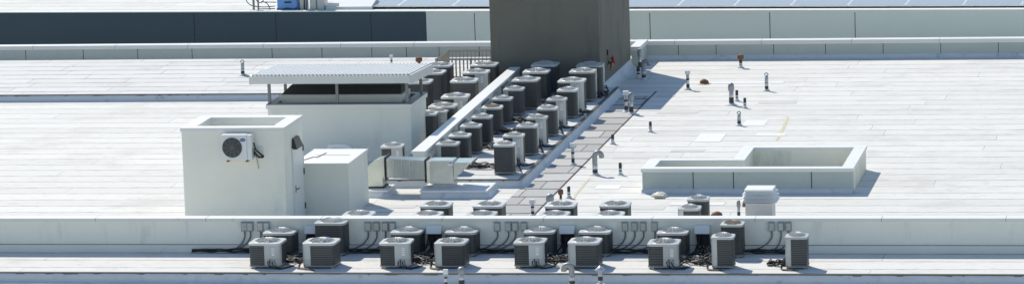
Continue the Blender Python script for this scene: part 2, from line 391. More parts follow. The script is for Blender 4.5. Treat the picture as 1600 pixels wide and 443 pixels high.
# back parapet
zb = W(800, 66, Ybp).z
jx = [W(p, 80, Ybp).x for p in (40, 130, 215, 300, 425, 503, 581, 635, 686, 749, 1060, 1119, 1209, 1290, 1380, 1470, 1560)]
wall('parapet_wall', 'grey parapet with white coping at the far edge of the main roof', XL, XR+3, Ybp, Ybp+.38, 0, zb, 'parapet', cap=.14, joints=jx)
o = struct(flared('back_kerb', [(XL, Ybp), (XR+3, Ybp)], .16, 0, .30, seed=9))

# building 2 behind
Z2 = 1.35
pA = G(369, 19.5, Z2); pB = G(1232, 17.0, Z2); a2 = math.atan2(pB.y-pA.y, pB.x-pA.x)
Xn = G(665, 19, Z2).x
b2 = thing('rooftop_building', 'neighbouring building with navy and pale panelled walls under a flat white roof', 'building', (0, pA.y + (0-pA.x)*math.tan(a2), -8.9), a2)
def z2(z): return z + 8.9
k2 = 1/math.cos(a2)
MB().box((-30, 0.06, 0), (Xn*k2, .35, z2(Z2)-.001)).build('navy_wall', 'navy', b2)
MB().box((Xn*k2+.001, 0.0, 0), (30, .35, z2(Z2)-.001)).build('pale_wall', 'pale', b2)
MB().box((-30, .02, z2(Z2)), (Xn*k2, .40, z2(Z2)+.03)).build('coping', 'pale', b2)
MB().box((Xn*k2+.001, -.04, z2(Z2)-.05), (30, .40, z2(Z2)+.03)).build('coping', 'cap', b2)
MB().box((-30, .36, z2(Z2)-.5), (30, 60, z2(Z2)-.02)).build('roof', 'roof', b2)
jb = MB()
for px, d in ((427, .06), (575, .06), (300, .06), (737, 0), (1010, 0), (1197, 0), (1330, 0)):
    x = G(px, 40, Z2-.5).x * k2 + (.12 if px < 600 else .12)
    jb.box((x-.012, d-.004, 0), (x+.012, d+.002, z2(Z2)-.06))
jb.build('joint', 'joint', b2)
Z2r = Z2 - .02

# tower
Xt0 = W(768, 120, YtF).x; Xt1 = W(938.5, 130, YtF).x
YtB = V(986, 103.5, Xt1).y
tw = thing('stair_tower', 'tall dark grey brown stucco tower rising out of the top of the picture', 'tower', ((Xt0+Xt1)/2, YtF, 0))
ox, oy = tw.location.x, tw.location.y
MB().box((Xt0-ox, 0, 0), (Xt1-ox, YtB-oy, TOWER_H)).build('wall', 'tower', tw, bevel=.02)
MB().box((Xt0-ox-.04, -.04, TOWER_H+.001), (Xt1-ox+.04, YtB-oy+.04, TOWER_H+.08)).build('coping', 'edge', tw)
o = flared('base_flashing', [(Xt1, YtF+.05), (Xt1, YtB)], .3, 0, .28, seed=12); o.parent = tw; o.matrix_parent_inverse = tw.matrix_world.inverted() if False else Matrix.Translation((-ox, -oy, 0))
# return wall right of tower
zr = W(990, 62, Ybp).z
p0 = V(985, 74, Xt1 + .12); 
wall('parapet_wall', 'short return parapet joining the dark tower to the far grey parapet', Xt1+.02, Xt1+.30, YtB+.02, Ybp-.02, 0, zb+.06, 'parapet', cap=.14)

# diagonal (depth-running) wall
zd = PZ + .78
n0 = G(642.5, 236, zd); n1 = G(664.5, 236, zd); f1 = G(813, 104.5, zd); f0 = G(801, 104.5, zd)
n0.y = n1.y = (n0.y+n1.y)/2
wd = n1.x - n0.x
f0 = Vector((f1.x - wd*.85, f1.y, zd))
dw = thing('equipment_wall', 'low wall with white coping running away between the two banks of units', 'wall', (n1.x, n1.y, PZ))
def dwl(x, y): return (x - n1.x, y - n1.y)
MB().prism([dwl(n0.x+.04, n0.y+.04), dwl(n1.x-.04, n1.y+.04), dwl(f1.x-.04, f1.y), dwl(f0.x+.04, f0.y)], 0, zd-PZ-.08).build('wall', 'stucco2', dw)
MB().prism([dwl(n0.x, n0.y), dwl(n1.x, n1.y), dwl(f1.x, f1.y), dwl(f0.x, f0.y)], zd-PZ-.079, zd-PZ).build('coping', 'cap', dw, bevel=.012)
dwd = (Vector((f1.x, f1.y)) - Vector((n1.x, n1.y))); dwlen = dwd.length; dwd.normalize(); dwang = math.atan2(dwd.y, dwd.x)
def on_dw(px, py):
    """point on the right face of that wall seen at this pixel -> (x, y, z)"""
    d = ray(px, py); n = Vector((dwd.y, -dwd.x, 0)); p = Vector((n1.x-.04, n1.y, 0)); t = (p - cam_loc).dot(n) / d.dot(n); return cam_loc + d*t

# ------------------------------------------------------------------ left buildings
HB = 2.85
c1 = G(442, 199, HB); c2 = V(471, 178.5, c1.x); 
Yb0, Yb1, Xb1 = c1.y, c2.y, c1.x; Xb0 = W(286, 260, Yb0).x
st = thing('stair_house', 'cream stair house with open parapet top, side door and wall lamp', 'building', ((Xb0+Xb1)/2, Yb0, 0))
ox, oy = st.location.x, st.location.y
X0, X1, D = Xb0-ox, Xb1-ox, Yb1-Yb0
Y_d0 = V(457, 260, Xb1).y - oy; Y_d1 = min(V(472.3, 260, Xb1).y - oy, D-.06)
mb = MB(); zt = HB - .10; tw_ = .30
mb.box((X0, 0, 0), (X1, tw_, zt)); mb.box((X0, D-tw_, 0), (X1, D, zt)); mb.box((X0, tw_, 0), (X0+tw_, D-tw_, zt))
mb.box((X1-tw_, tw_, 0), (X1, D-tw_, zt)); mb.box((X0+tw_, tw_, HB-.75), (X1-tw_, D-tw_, HB-.55))
mb.build('wall', 'stucco', st)
mb = MB(); e = .03
mb.box((X0-e, -e, zt+.001), (X1+e, tw_+.04, HB)); mb.box((X0-e, D-tw_-.04, zt+.001), (X1+e, D+e, HB))
mb.box((X0-e, tw_+.041, zt+.001), (X0+tw_+.04, D-tw_-.041, HB)); mb.box((X1-tw_-.04, tw_+.041, zt+.001), (X1+e, D-tw_-.041, HB))
mb.build('coping', 'cap', st)
dr = MB().box((X1+.004, Y_d0, .03), (X1+.035, Y_d1, 2.08)).build('door', 'white', st, bevel=.006)
fr = MB(); fr.box((X1+.002, Y_d0-.06, 0), (X1+.045, Y_d0-.004, 2.14)).box((X1+.002, Y_d1+.004, 0), (X1+.045, Y_d1+.05, 2.14)).box((X1+.002, Y_d0-.004, 2.085), (X1+.045, Y_d1+.004, 2.14))
fr.build('door_frame', 'fascia', st)
hb = MB(); hy = Y_d0+.14
hb.tube([(X1+.035, hy, 1.0), (X1+.10, hy, 1.0), (X1+.10, hy+.14, 1.0)], .016).lathe([(.03, 0), (.03, .01)], 10)
hb = MB().tube([(X1+.035, hy, 1.0), (X1+.10, hy, 1.0), (X1+.10, hy+.16, 1.0)], .018).box((X1+.035, hy-.04, .90), (X1+.042, hy+.04, 1.10))
hb.build('handle', 'steel', dr)
hg = MB()
for z in (.3, 1.25, 1.9): hg.box((X1+.036, Y_d1-.03, z), (X1+.06, Y_d1+.02, z+.16))
hg.build('hinge', 'black', dr)
# wall lamp above the door
lp = V(460, 222, Xb1)
wl = thing('wall_lamp', 'black wedge-shaped wall lamp above the stair house door', 'lamp', (Xb1, lp.y, lp.z-.14))
q = .38
mb = MB().hull8([(.002, -q, 0), (.16, -q, 0), (.16, q, 0), (.002, q, 0), (.002, -q*.8, .28), (.06, -q*.8, .28), (.06, q*.8, .28), (.002, q*.8, .28)])
mb.build('housing', 'bronze', wl, bevel=.01)
MB().box((.03, -q*.8, -.012), (.14, q*.8, -.001)).build('lens', 'sticker', wl)
# conduit by the door
mb = MB().tube([(Xb1+.02, Yb0+.30, .05), (Xb1+.02, Yb0+.30, 1.9), (Xb1+.02, lp.y-.3, 2.0)], .012)

# mini split outdoor unit on the front face
ms0 = W(347, 250, Yb0-.34); ms1 = W(394, 250, Yb0-.34); mh = .69
mw = ms1.x - ms0.x
ms = thing('heat_pump_unit', 'small white wall-mounted condenser with round fan grille on the stair house', 'air conditioner', ((ms0.x+ms1.x)/2, Yb0-.34, ms1.z))
b_ = MB().box((-mw/2, 0, .0), (mw/2-.13, .30, mh)).build('casing', 'white', ms, bevel=.02)
MB().box((mw/2-.128, .004, .0), (mw/2, .30, mh-.01)).build('side_cover', 'white', ms, bevel=.02)
mb = MB(); fcx, fcz, fr_ = -.12, mh*.50, .27
for k in range(1, 8):
    r = fr_*k/7; mb.tube([(fcx+r*math.cos(a*PI/12), -.018-.012*(1-k/7), fcz+r*math.sin(a*PI/12)) for a in range(25)], .005, 4)
for k in range(10):
    a = k*PI/5; mb.tube([(fcx, -.03, fcz), (fcx+fr_*math.cos(a), -.018, fcz+fr_*math.sin(a))], .005, 4)
mb.build('fan_guard', 'pan', ms)
vs = [(fcx+fr_*math.cos(a*PI/14), -.003, fcz+fr_*math.sin(a*PI/14)) for a in range(28)]+[(fcx+fr_*math.cos(a*PI/14), .0, fcz+fr_*math.sin(a*PI/14)) for a in range(28)]
MB().add(vs, [tuple(range(28)), tuple(range(55, 27, -1))]+[(i, (i+1)%28, 28+(i+1)%28, 28+i) for i in range(28)]).build('fan_opening', 'darkin', ms)
def badge(parent, x, y, z, rx, rzz):
    n = 20; vs = [(x+rx*math.cos(2*PI*a/n), y-.004, z+rzz*math.sin(2*PI*a/n)) for a in range(n)]+[(x+rx*math.cos(2*PI*a/n), y, z+rzz*math.sin(2*PI*a/n)) for a in range(n)]
    b = MB().add(vs, [tuple(range(n)), tuple(range(2*n-1, n-1, -1))]+[(i, (i+1)%n, n+(i+1)%n, n+i) for i in range(n)]).build('badge', 'blue', parent)
    cu = bpy.data.curves.new('badge_lettering', 'FONT'); cu.body = 'Carrier'; cu.size = rzz*1.25; cu.shear = .3; cu.align_x = 'CENTER'; cu.align_y = 'CENTER'; cu.extrude = .001
    cu.materials.append(M['sticker']); t = bpy.data.objects.new('badge_lettering', cu); C.objects.link(t); t.parent = b
    dg = bpy.context.evaluated_depsgraph_get(); me = bpy.data.meshes.new_from_object(t.evaluated_get(dg)); bpy.data.objects.remove(t)
    t = bpy.data.objects.new('badge_lettering', me); C.objects.link(t); t.parent = b
    t.location = (x, y-.006, z); t.rotation_euler = (PI/2, 0, 0)
    return b
badge(ms, mw/2-.24, -.0, mh-.14, .085, .045)
mb = MB().box((-mw*.36, .02, -.05), (-mw*.30, .33, -.001)).box((mw*.28, .02, -.05), (mw*.34, .33, -.001)); mb.build('bracket', 'rust', ms)
MB().box((mw/2+.001, .05, .08), (mw/2+.03, .22, .30)).build('valve_cover', 'pan', ms)
mb = MB().tube([(mw/2+.02, .12, .22), (mw/2+.10, .12, .12), (mw/2+.14, .2, .05), (mw/2+.22, .34, .03)], .028).tube([(mw/2+.02, .16, .45), (mw/2+.06, .2, .25), (mw/2+.17, .25, .13), (mw/2+.24, .34, .05)], .02)
mb.tube([(mw/2+.03, .22, .2), (mw/2+.07, .3, -.1), (mw/2+.09, .31, -.28)], .006); mb.build('refrigerant_line', 'black', ms)
MB().box((mw/2+.09, .325, .02), (mw/2+.24, .338, .34)).build('wall_plate', 'fascia', ms)

# small box shed
s1 = G(541, 256.5, 1.52); s2 = V(573.5, 231.5, s1.x)
Ys0, Ys1 = s1.y, s2.y
if Ys0 < Yb1 + .02: Ys0 = Yb1 + .02
sx0 = Xb1 - .25; 
sh = thing('plaster_box', 'plain cream plastered box with flat white top beside the stair house', 'enclosure', ((sx0+s1.x)/2, Ys0, 0))
hw = (s1.x - sx0)/2; D = Ys1-Ys0
MB().box((-hw, 0, 0), (hw, D, 1.46)).build('wall', 'stucco2', sh)
MB().box((-hw-.02, -.025, 1.461), (hw+.025, D+.02, 1.52)).build('top', 'cap', sh, bevel=.01)
mb = MB().box((-hw+.3, D*.55, 1.521), (hw-.25, D*.55+.03, 1.526)).tube([(-hw+.15, D*.2, 1.53), (-hw+.3, D*.4, 1.53), (-hw+.42, D*.38, 1.53), (-hw+.5, D*.7, 1.53)], .012)
mb.build('seam', 'conduit', sh)

# mechanical box with canopy
ZM = 1.72
m1 = G(641, 161.5, ZM); m0 = W(418, 161.5, m1.y); m2 = V(665, 143.5, m1.x)
Ym0, Ym1 = m1.y, m2.y
mbx = thing('ventilation_shaft', 'wide cream shaft housing with open top under a corrugated canopy', 'enclosure', ((m0.x+m1.x)/2, Ym0, 0))
hw = (m1.x-m0.x)/2; D = Ym1-Ym0; t_ = .22
mb = MB(); zt = ZM-.11
mb.box((-hw, 0, 0), (hw, t_, zt)); mb.box((-hw, D-t_, 0), (hw, D, zt)); mb.box((-hw, t_, 0), (-hw+t_, D-t_, zt)); mb.box((hw-t_, t_, 0), (hw, D-t_, zt)); mb.box((-hw+t_, t_, ZM-.7), (hw-t_, D-t_, ZM-.5))
mb.build('wall', 'stucco', mbx)
mb = MB(); e = .035
mb.box((-hw-e, -e, zt+.001), (hw+e, t_+.02, ZM)); mb.box((-hw-e, D-t_-.02, zt+.001), (hw+e, D+e, ZM)); mb.box((-hw-e, t_+.021, zt+.001), (-hw+t_+.02, D-t_-.021, ZM)); mb.box((hw-t_-.02, t_+.021, zt+.001), (hw+e, D-t_-.021, ZM))
mb.build('coping', 'steel', mbx)
mb = MB().box((-hw-e-.01, -e-.01, zt-.03), (hw+e+.01, -e-.001, ZM-.02)).box((hw+e+.001, -e, zt-.03), (hw+e+.01, D+e, ZM-.02)); mb.build('drip_edge', 'cap', mbx)
# inner raised light curb; dark block on it stands for the canopy's shade
xi0 = W(436, 150, Ym0+.75).x - mbx.location.x; xi1 = W(628, 150, Ym0+.75).x - mbx.location.x
MB().box((xi0, .75, ZM-.45), (xi1, D-.3, ZM+.16)).build('inner_curb', 'fascia', mbx)
mb = MB().hull8([(xi0+.05, .85, ZM+.161), (xi1-.05, .85, ZM+.161), (xi1-.05, D-.32, ZM+.161), (xi0+.05, D-.32, ZM+.161), (xi0+.25, 1.25, ZM+.38), (xi1-.1, 1.25, ZM+.38), (xi1-.1, D-.34, ZM+.38), (xi0+.25, D-.34, ZM+.38)])
mb.build('canopy_shade', 'darkin', mbx)
# canopy
Ycf = Ym0 - .25
k1 = W(391, 120.5, Ycf); k2_ = W(639, 120.5, Ycf); kz0 = k1.z; hz = .23
kb = V(431.5, 103.5, k1.x); Ycb = kb.y; kzb = kb.z
cn = mbx
lx0, lx1 = k1.x-mbx.location.x, k2_.x-mbx.location.x; ly0, ly1 = Ycf-Ym0, Ycb-Ym0
mb = MB(); nr = 42; prof = []
wv = (lx1-lx0)/nr
for i in range(nr):
    x = lx0+i*wv; prof += [(x, 0), (x+wv*.36, 0), (x+wv*.46, .07), (x+wv*.84, .07), (x+wv*.96, 0)]
prof.append((lx1, 0)); n = len(prof)
vs = [(x, ly0+.03, kz0+z+.0) for x, z in prof]+[(x, ly1, kzb+z) for x, z in prof]+[(x, ly0+.03, kz0+z-.012) for x, z in prof]+[(x, ly1, kzb+z-.012) for x, z in prof]
fs = [(i, i+1, n+i+1, n+i) for i in range(n-1)]+[(2*n+i, 3*n+i, 3*n+i+1, 2*n+i+1) for i in range(n-1)]+[(i, 2*n+i, 2*n+i+1, i+1) for i in range(n-1)]+[(n+i, n+i+1, 3*n+i+1, 3*n+i) for i in range(n-1)]
cp = mb.add(vs, fs).build('canopy_roof', 'corr', cn)
mb = MB().box((lx0-.02, ly0-.02, kz0-hz+.02), (lx1+.02, ly0+.025, kz0+.02))
mb.hull8([(lx1+.0, ly0+.026, kz0-hz), (lx1+.05, ly0+.026, kz0-hz), (lx1+.05, ly1, kzb-hz), (lx1, ly1, kzb-hz), (lx1+.0, ly0+.026, kz0+.03), (lx1+.05, ly0+.026, kz0+.03), (lx1+.05, ly1, kzb+.03), (lx1, ly1, kzb+.03)])
mb.hull8([(lx0-.05, ly0+.026, kz0-hz), (lx0, ly0+.026, kz0-hz), (lx0, ly1, kzb-hz), (lx0-.05, ly1, kzb-hz), (lx0-.05, ly0+.026, kz0+.01), (lx0, ly0+.026, kz0+.01), (lx0, ly1, kzb+.01), (lx0-.05, ly1, kzb+.01)])
mb.build('fascia', 'fascia', cn)
mb = MB().box((lx0+.1, ly0+.5, kz0-.17), (lx1-.1, ly0+.58, kz0-.03)).box((lx0+.1, ly1-.5, kzb-.17), (lx1-.1, ly1-.42, kzb-.03)); mb.build('beam', 'steel', cn)
for px in (421, 527, 636):
    x = W(px, 150, Ym0+.12).x - mbx.location.x
    MB().box((x-.04, .08, ZM+.001), (x+.04, .16, kz0-.035)).build('post', 'steel', cn)
    MB().box((x-.04, D-.16, ZM+.001), (x+.04, D-.08, kzb-.03)).build('post', 'steel', cn)

# ------------------------------------------------------------------ lightwell at right (raised curb ring)
ZW = .70
q0 = G(1003, 263, ZW); Yw0 = q0.y; Xw0 = q0.x
qa = V(1031, 240, Xw0 + .30); YwB1 = qa.y
qs = W(1161.5, 240, YwB1); Xst = qs.x
qb = V(1176.5, 222.5, Xst); YwB2 = qb.y
XwE = Xw0 + 5.9
wl_ = thing('light_well', 'raised light well curb with white coping and grey front on the right of the roof', 'light well', (Xw0, Yw0, 0))
ox, oy = Xw0, Yw0; t_ = .28; zt = ZW-.10
seg = [((0, 0), (XwE-ox, t_)), ((0, t_+.001), (t_, YwB1-oy)), ((0, YwB1-oy+.001), (Xst-ox, YwB1-oy+t_)), ((Xst-ox-t_, YwB1-oy+t_+.001), (Xst-ox, YwB2-oy)), ((Xst-ox-t_, YwB2-oy+.001), (XwE-ox, YwB2-oy+t_)), ((XwE-ox-t_, t_+.001), (XwE-ox, YwB2-oy))]
for i, (a, b) in enumerate(seg):
    m = 'parapet' if i == 0 else 'wellin'
    MB().box((*a, 0), (*b, zt)).build('wall', m, wl_)
    ex = .03; x0_, y0_, x1_, y1_ = a[0]-ex, a[1]-ex, b[0]+ex, b[1]+ex
    if i == 0: y1_ = b[1]+ex
    if i in (1, 5): y0_ = a[1]+ex+.001; y1_ = b[1]-ex-.001
    if i == 2: x1_ = b[0]-t_-ex-.001
    if i == 3: y0_ = a[1]-t_-ex; y1_ = b[1]-ex-.001; x0_ = a[0]-ex; x1_ = b[0]+ex
    MB().box((x0_, y0_, zt+.001), (x1_, y1_, ZW)).build('coping', 'cap', wl_)
MB().box((.002, -.028, .0), (.028, .0, zt-.01)).build('corner_strip', 'cap', wl_)
jb = MB()
for px in (1083, 1146, 1268):
    x = W(px, 280, Yw0).x-ox; jb.box((x-.012, -.004, .02), (x+.012, .002, zt-.002))
jb.build('joint', 'joint', wl_)
o = struct(flared('well_kerb', [(Xw0-.02, Yw0), (XwE, Yw0)], .13, 0, .22, seed=21))
# white sealant lump with block
p = G(1031, 307, 0)
t = thing('sealed_block', 'tan block bedded in white sealant below the light well corner', 'roof patch', p)
mb = MB().lathe([(.30, .0), (.26, .05), (.20, .10), (.10, .13), (.01, .14)], 14)
mb.v = [(x*R.uniform(.75, 1.05), y*R.uniform(.5, .8), z*R.uniform(.7, 1.1)) for x, y, z in mb.v]; mb.build('sealant', 'patch', t)
MB().box((-.13, -.30, .02), (.16, -.17, .09)).build('block', 'stain', t, bevel=.01)

# ------------------------------------------------------------------ condensing units
def ring_pts(s, r, n=6):
    pts = []; h = s/2 - r
    for (cx_, cy_, a0) in ((h, -h, -PI/2), (h, h, 0), (-h, h, PI/2), (-h, -h, PI)):
        for k in range(n+1):
            a = a0 + PI/2*k/n; pts.append((cx_+r*math.cos(a), cy_+r*math.sin(a)))
    return pts
def path_slice(s, r, off):
    """front face from x=.02s, round the front-right corner and up .22s of the right face"""
    h = s/2 - r; R_ = r+off; pts = [(.02*s, -s/2-off), (h*.5, -s/2-off)]
    for k in range(7):
        a = -PI/2 + PI/2*k/6; pts.append((h+R_*math.cos(a), -h+R_*math.sin(a)))
    pts.append((s/2+off, -s/2+.42*s*.62)); return pts
KINDS = {}
def make_unit(kind, s, h, rusty=False):
    r = s*.16; foot = .045; lid = .055; pan = .035
    P = {}
    z0 = foot+pan; z1 = h-lid
    # louvred coil jacket
    nrib = int((z1-z0)/.055); mb = MB(); rings = []
    for i in range(nrib):
        a = z0+(z1-z0)*i/nrib; d = (z1-z0)/nrib
        rings += [(a, -.0), (a+d*.74, -.003), (a+d*.77, -.02), (a+d*.97, -.02)]
    rings.append((z1, 0))
    base = ring_pts(s, r); n = len(base); vs = []
    for z, off in rings:
        f = 1+2*off/s; vs += [(x*f, y*f, z) for x, y in base]
    fs = [(i*n+k, i*n+(k+1) % n, (i+1)*n+(k+1) % n, (i+1)*n+k) for i in range(len(rings)-1) for k in range(n)]
    fs += [tuple(range(n-1, -1, -1))]
    mb.add(vs, fs)
    for j in range(len(rings)-1):
        if j % 4 in (1, 2, 3):
            for k in range(n): mb.mi[j*n+k] = 1  # gap faces coloured darker as shade between the louvres
    P['louvre_jacket'] = (mb.mesh('louvre_jacket', ['coil', 'coilshade']))
    # base pan
    mb = MB().prism(ring_pts(s+.02, r), foot, foot+pan-.001); P['base_pan'] = mb.mesh('base_pan', 'pan')
    mb = MB().box((-.04, -.04, 0), (.04, .04, foot-.001)).box((-.055, -.055, 0), (.055, .055, .012)); P['foot'] = mb.mesh('foot', 'feet')
    # service panel
    o_ = path_slice(s, r, .010); i_ = path_slice(s, r, -.012)
    zc = z0 + (z1-z0)*.30
    mb = MB(); m_ = len(o_)
    def strip(k0, k1, za, zb_):
        oo = o_[k0:k1]; ii = i_[k0:k1]; q = len(oo)
        v = [(x, y, za) for x, y in oo]+[(x, y, zb_) for x, y in oo]+[(x, y, za) for x, y in ii]+[(x, y, zb_) for x, y in ii]
        f = []
        for k in range(q-1):
            f += [(k, k+1, q+k+1, q+k), (2*q+k, 3*q+k, 3*q+k+1, 2*q+k+1), (q+k, q+k+1, 3*q+k+1, 3*q+k), (k, 2*q+k, 2*q+k+1, k+1)]
        f += [(0, q, 3*q, 2*q), (q-1, 3*q-1, 4*q-1, 2*q-1)]
        mb.add(v, f)
    strip(0, m_, zc+.004, z1-.002)
    P['service_panel'] = mb.mesh('service_panel', 'panel'); mb = MB()
    strip(0, m_, z0+.001, zc); P['valve_panel'] = mb.mesh('valve_panel', 'panel')
    # sticker on panel front
    sx = s*.26; mb = MB(); y = -s/2-.0125
    mb.box((sx, y, z1-.26), (sx+.075, y+.002, z1-.06), 0)
    for k in range(3): mb.box((sx+.01, y-.001, z1-.10-.05*k), (sx+.062, y-.0001, z1-.088-.05*k), 1)
    P['sticker'] = mb.mesh('sticker', ['sticker', 'ink'])
    # lid: outer rounded square to circular opening
    N = 28; rc = s*.415; mb = MB(); out = ring_pts(s+.035, r+.02); nn = len(out)
    angs = [math.atan2(y_, x_) for x_, y_ in out]
    lv = [(x, y, z1+.001) for x, y in out]+[(x, y, h-.008) for x, y in out]+[(x*.985, y*.985, h) for x, y in out]
    lv += [(rc*1.05*math.cos(a), rc*1.05*math.sin(a), h+.004) for a in angs]+[(rc*math.cos(a), rc*math.sin(a), h+.016) for a in angs]+[(rc*.97*math.cos(a), rc*.97*math.sin(a), h-.05) for a in angs]
    lf = [(i*nn+k, i*nn+(k+1) % nn, (i+1)*nn+(k+1) % nn, (i+1)*nn+k) for i in range(5) for k in range(nn)]
    mb.add(lv, lf); P['top_cover'] = mb.mesh('top_cover', 'lid')
    # guard dome
    dh = .075; mb = MB()
    def dz(q): return h+.012+dh*(1-q*q)
    for k in (.25, .42, .58, .74, .88, .98):
        mb.tube([(rc*k*math.cos(a*PI/12), rc*k*math.sin(a*PI/12), dz(k)) for a in range(25)], .0048, 3, caps=False)
    for j in range(16):
        a = j*PI/8; mb.tube([(rc*k*math.cos(a), rc*k*math.sin(a), dz(k)+.003) for k in (.15, .5, .8, .99)], .0052, 3)
    mb.lathe([(rc*.17, dz(.1)), (rc*.14, dz(0)+.006), (.002, dz(0)+.008)], 12)
    P['fan_guard'] = mb.mesh('fan_guard', 'rustwire' if rusty else 'wire')
    mb = MB().lathe([(rc*.16, h-.16), (rc*.16, h-.03), (rc*.1, h-.015)], 12, mi=1)
    for j in range(3):
        a = j*2*PI/3+.3; v = []
        for q_, zz, w_ in ((.15, -.085, .35), (.9, -.075, .48)):
            for sg, tilt in ((-1, -.022), (1, .022)):
                v.append((rc*q_*math.cos(a+sg*w_), rc*q_*math.sin(a+sg*w_), h+zz+tilt))
        mb.add([v[0], v[2], v[3], v[1]], [(0, 1, 2, 3)])
    P['fan'] = mb.mesh('fan', ['fan', 'hub'])
    P['inner'] = MB().lathe([(rc*.99, h-.30), (rc*.99, h-.28)], 20).mesh('fan_well', 'coilshade')
    # cables from the valve panel
    rr = random.Random(hash(kind) % 100 if False else int(s*1000)+int(h*100)); mb = MB()
    for k in range(4):
        x = s*(.12+.07*k); y = -s/2-.02; zz = z0+.10+.05*(k % 2)
        e = [(x, y+.02, zz), (x+.02, y-.05, zz+.01), (x+.05+rr.uniform(-.02, .04), y-.09, .10), (x+.12+rr.uniform(0, .1), y-.06-rr.uniform(0, .04), .03), (x+.24+rr.uniform(0, .12), y+rr.uniform(-.1, .12), .022), (s*.5+.18+rr.uniform(0, .1), y+.15+rr.uniform(0, .25), .02)]
        mb.tube(smooth(e, 4), .014 if k < 3 else .007, 5)
    P['refrigerant_line'] = mb.mesh('refrigerant_line', 'cable')
    t = bpy.data.objects.new('condensing_unit', None); C.objects.link(t)
    for nme in ('base_pan', 'louvre_jacket', 'service_panel', 'valve_panel', 'top_cover'):
        o = bpy.data.objects.new(nme, P[nme]); C.objects.link(o); o.parent = t
        if nme == 'service_panel':
            q = bpy.data.objects.new('sticker', P['sticker']); C.objects.link(q); q.parent = o
    for nme in ('fan_guard', 'fan'):
        o = bpy.data.objects.new(nme, P[nme]); C.objects.link(o); o.parent = t
    o = bpy.data.objects.new('fan_well', P['inner']); C.objects.link(o); o.parent = t
    for sx_, sy_ in ((-1, -1), (1, -1), (1, 1), (-1, 1)):
        o = bpy.data.objects.new('foot', P['foot']); C.objects.link(o); o.parent = t; o.location = (sx_*(s/2-.12), sy_*(s/2-.06), 0)
    o = bpy.data.objects.new('refrigerant_line', P['refrigerant_line']); C.objects.link(o); o.parent = t
    return t
def smooth(pts, k=4):
    P_ = [Vector(p) for p in pts]; out = []
    for i in range(len(P_)-1):
        a, b, c, d = P_[max(i-1, 0)], P_[i], P_[i+1], P_[min(i+2, len(P_)-1)]
        for j in range(k):
            t = j/k; out.append(.5*((2*b)+(c-a)*t+(2*a-5*b+4*c-d)*t*t+(3*b-a-3*c+d)*t**3))
    out.append(P_[-1]); return out
protos = {}
def unit(xl, xr, yt, yb, face, zb_, label, group, kind=None, logo=False, rusty=False, tilt=0.0):
    """silhouette xl..xr, front top edge yt, front foot yb; face: where the service panel is (f front-right, l front-left, r right side, b hidden)"""
    p = G((xl+xr)/2, yb, zb_); scl = (G(xr, yb, zb_)-G(xl, yb, zb_)).length
    s = scl/1.165; z = W((xl+xr)/2, yt, p.y).z - zb_
    wide = (xr-xl) > 42
    s_q = round(s/.02)*.02; h_q = round(z/.03)*.03
    key = (s_q, h_q, rusty)
    if key not in protos: protos[key] = make_unit(str(key), s_q, h_q, rusty); t = protos[key]; first = True
    else: t = copy_tree(protos[key]); first = False
    # the nearest foot line is the front: centre lies s/2 behind; silhouette centre is offset by the visible side
    t.location = (p.x, p.y+s_q/2, zb_)
    t.rotation_euler = (0, 0, {'f': 0, 'l': -PI/2, 'r': PI/2, 'b': PI}[face] + math.radians(R.uniform(-1.6, 1.6)+tilt))
    t.scale = (s/s_q, s/s_q, z/h_q)
    tag(t, label, 'air conditioner', group)
    if logo: UN.append((t, s_q, h_q))
    return t
UN = []
g = 'condensing units in the front row'
U = [
 (385.5, 442, 380, 419, 'f', 'leftmost squat front unit with light panel on its right half'),
 (469.5, 527, 380, 419, 'l', 'squat unit in front of the tall unit with the blue badge'),
 (407.5, 462, 364, 401, 'b', 'squat dark unit behind the leftmost front unit, close to the cream wall'),
 (488.5, 543.5, 348.5, 399.5, 'b', 'tallest wide unit at the cream wall, dark with a small blue badge'),
 (589, 643.5, 380, 419, 'f', 'squat front unit below the second group of switch boxes, panel on its right half'),
 (675.5, 729.5, 380, 419, 'l', 'squat front unit just above the grey domed pipe, panel at its left edge'),
 (607, 661, 363, 401, 'b', 'squat dark wall-side unit left of the cable hood above the domed pipe'),
 (692, 747.5, 363, 401, 'b', 'squat dark wall-side unit right of the cable hood above the domed pipe'),
 (799, 853, 379, 418.5, 'f', 'squat front unit left of the big curved gooseneck pipe, panel on its right half'),
 (884, 939, 379, 419, 'l', 'squat front unit directly behind the curved gooseneck and the cone-capped pipe'),
 (815, 869, 362.5, 401, 'b', 'squat dark wall-side unit behind the one left of the curved gooseneck'),
 (901, 956.5, 362.5, 401, 'b', 'squat dark wall-side unit behind the cone-capped pipe'),
 (1008, 1063, 381, 420, 'f', 'rightmost squat front unit with its light panel facing front'),
 (1022.5, 1077, 364, 402, 'b', 'rightmost squat dark unit standing against the cream wall'),
 (1109.5, 1148.5, 370.5, 420, 'l', 'slim front unit with light left corner in front of the brown-topped unit'),
 (1124, 1163.5, 351, 402.5, 'b', 'slim tall unit at the cream wall with brownish fan guard'),
 (1225, 1264, 370, 420, 'l', 'slim front unit at the right edge of the picture'),
]
for i, (xl, xr, yt, yb, f, lb) in enumerate(U):
    unit(xl, xr, yt, yb, f, 0, lb, g, rusty=(i == 15), logo=(i == 3))
g = 'condensing units behind the front wall'
